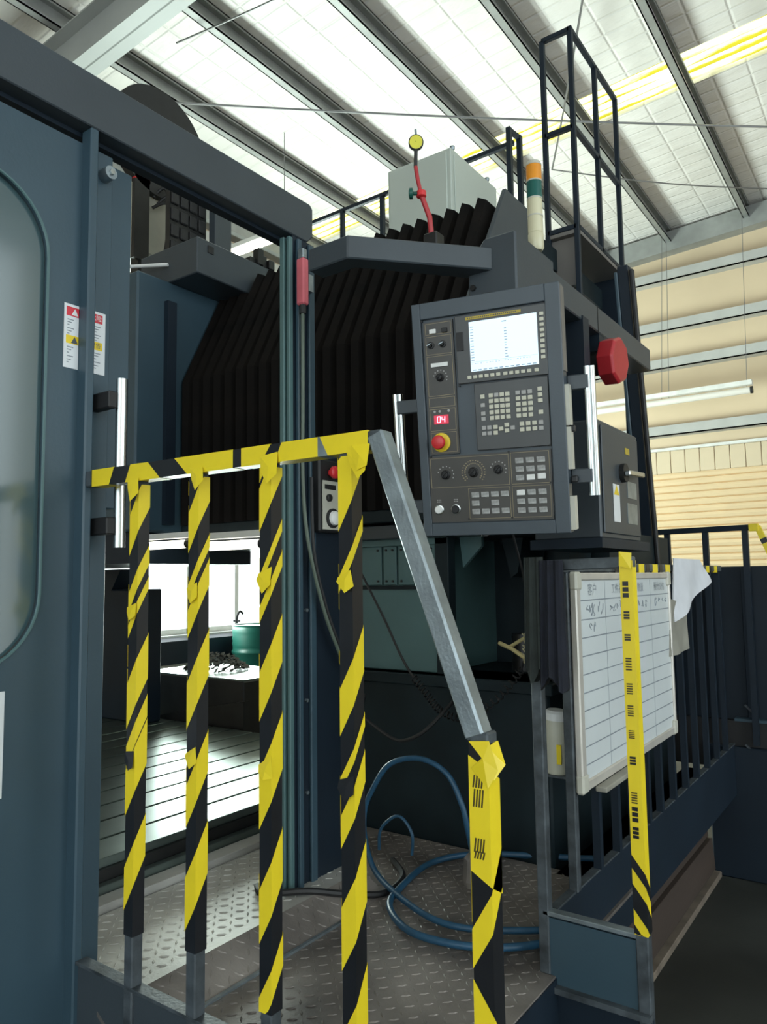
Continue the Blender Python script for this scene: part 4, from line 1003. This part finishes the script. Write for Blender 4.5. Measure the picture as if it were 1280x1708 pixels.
MB().tube([(-1.10,2.24,1.375),(-1.05,2.22,1.40),(-.995,2.2,1.425)], .006, 8).build('brush_twine', STICK, br, smooth=True)
bs = MB(); random.seed(5)
for i in range(70):
    a = random.random(); z = 1.425-.10*a
    bs.cyl((-1.025+random.uniform(-.006,.004), 2.2+random.uniform(-.014,.014), z), (-.965+random.uniform(-.01,.01), 2.19+random.uniform(-.02,.02), z-.045-.02*random.random()), .002, n=4)
bs.build('bristles', STICKY, br)['kind'] = 'stuff'

# ------------------------------------------------------------ hoses and cables
hz = .567
tag(MB().tube(spline([(-.97,2.80,hz),(-1.178,2.699,hz),(-1.415,2.58,hz),(-1.518,2.405,hz),(-1.49,2.168,hz),(-1.438,2.024,hz),(-1.30,1.919,hz),(-1.154,1.916,hz),(-1.03,1.97,hz),(-.936,2.062,hz),(-.91,2.14,hz)]), .011, 10).build('air_hose', BLUEH, smooth=True), 'blue green hose lying in a wide ring on the dirty chequer plate', 'hose')
tag(MB().tube(spline([(-.91,2.20,hz),(-.971,2.121,.572),(-1.135,2.021,.572),(-1.274,2.013,.572),(-1.465,2.096,.575),(-1.62,2.19,.59),(-1.72,2.27,.66),(-1.742,2.30,.74),(-1.709,2.30,.816),(-1.625,2.30,.925),(-1.494,2.30,.962),(-1.383,2.30,.925),(-1.326,2.30,.833),(-1.31,2.31,.747),(-1.31,2.34,.66)]), .010, 10).build('air_hose', BLUEH, smooth=True), 'blue air hose rising in a tall upright loop before the machine base', 'hose')
rk = MB().lathe((-1.30,2.36,.55), (0,0,1), [(.05,0),(.055,.02),(.048,.09),(.03,.11)], 9).build('rag_lump', PLATED)
tag(rk, 'brown dirt caked lump where the upright blue hose ends', 'lump')
coil = []
path = spline([(-1.645,2.50,1.215),(-1.58,2.50,1.15),(-1.525,2.50,1.098),(-1.42,2.50,1.080),(-1.281,2.50,1.162),(-1.159,2.45,1.277)], 40)
for i, p in enumerate(path):
    a = i*.95; d = (path[min(i+1, len(path)-1)]-path[max(i-1, 0)]).normalized(); x = Vector((0,1,0)); y = d.cross(x).normalized()
    coil.append(p + (x*math.cos(a)+y*math.sin(a))*.013)
cc = thing('coiled_cable', (-1.5, 2.5, 1.08), 'black coiled pendant cable drooping across the machine base', 'cable')
MB().tube(coil, .0032, 5).build('coil', BLACK, cc, smooth=True)
MB().tube(spline([(-1.93,2.52,1.66),(-1.891,2.5,1.617),(-1.786,2.5,1.446),(-1.70,2.5,1.29),(-1.645,2.5,1.215)]), .005, 8).build('straight_lead', BLACK, cc, smooth=True)
MB().tube(spline([(-1.159,2.45,1.277),(-1.10,2.40,1.42),(-1.07,2.30,1.60),(-1.05,2.18,1.75)]), .004, 8).build('pendant_lead', BLACK, cc, smooth=True)
tag(MB().tube(spline([(-1.85,2.45,1.14),(-1.823,2.4,1.075),(-1.751,2.4,1.025),(-1.653,2.4,.99),(-1.557,2.4,1.022),(-1.49,2.45,1.094),(-1.46,2.6,1.19)]), .007, 8).build('slack_cable', BLACK, smooth=True), 'slack black cable hanging in a bow left of the coiled cable', 'cable')
tag(MB().tube(spline([(-1.80,1.80,.622),(-1.74,1.77,.622),(-1.64,1.86,.622),(-1.57,1.97,.592),(-1.515,2.10,.563),(-1.54,2.25,.563),(-1.66,2.36,.563)]), .011, 8).build('floor_cable', BLACK, smooth=True), 'black cable curled on the plate around the pillar foot', 'cable')
tag(MB().tube(spline([(-1.75,2.40,.57),(-1.74,2.40,.65),(-1.66,2.40,.71),(-1.60,2.40,.66),(-1.60,2.40,.58)]), .006, 8).build('small_hose', BLUEH, smooth=True), 'thin dark hose bent in a small arch inside the tall blue loop', 'hose')

# ================================================================== FAR SIDE
ff = thing('far_fence', (-1.1, 4.47, .7), 'dark far guard railing in front of the cream roller shutter', 'railing')
MB().bar((-1.75,4.55,1.85),(-.69,4.42,1.852), .030).build('top_rail', NAVYD, ff)
for x, y in ((-1.54,4.53),(-1.39,4.51),(-1.177,4.49),(-.963,4.46),(-.754,4.43)): B(x-.015, x+.015, y-.015, y+.015, .7, 1.84).build('post', NAVYD, ff)
MB().bar((-.69,4.42,1.855),(-.50,4.42,1.35), .030).build('sloped_handrail', YEL, ff)
MB().bar((-.665,4.42,1.79),(-.655,4.42,1.765), .032).build('tape_stripe', BLK, ff)
B(-.73, -.685, 4.40, 4.44, 1.83, 1.87).build('tape_wrap', YEL, ff)
B(-.515, -.485, 4.405, 4.435, .0, 1.36).build('end_post', NAVYD, ff)
fn = thing('far_enclosure', (-.4, 4.6, 0), 'dark navy enclosure panels at the far end of the platform', 'enclosure')
B(-2.3, .9, 4.50, 4.56, .80, 1.645).build('panel', NAVYD, fn, bevel=.004)
B(-.80, -.775, 4.485, 4.50, .83, 1.645).build('panel_rib', NAVYD, fn, bevel=.003)
B(-.86, .9, 4.44, 4.50, .815, .83).build('panel_ledge', NAVY, fn)
B(-1.0, .9, 4.42, 4.56, 0, .682).build('lower_block', NAVYD, fn, bevel=.006)
B(-2.3, .9, 4.46, 4.56, .56, .815).build('recess', BLACK, fn)
MB().bar((-.81,4.43,.70),(-.77,4.43,.66), .01).build('gusset', OLDTUBE, fn)
MB().bar((-.81,4.47,.90),(-.77,4.47,.86), .01).build('gusset', OLDTUBE, fn)
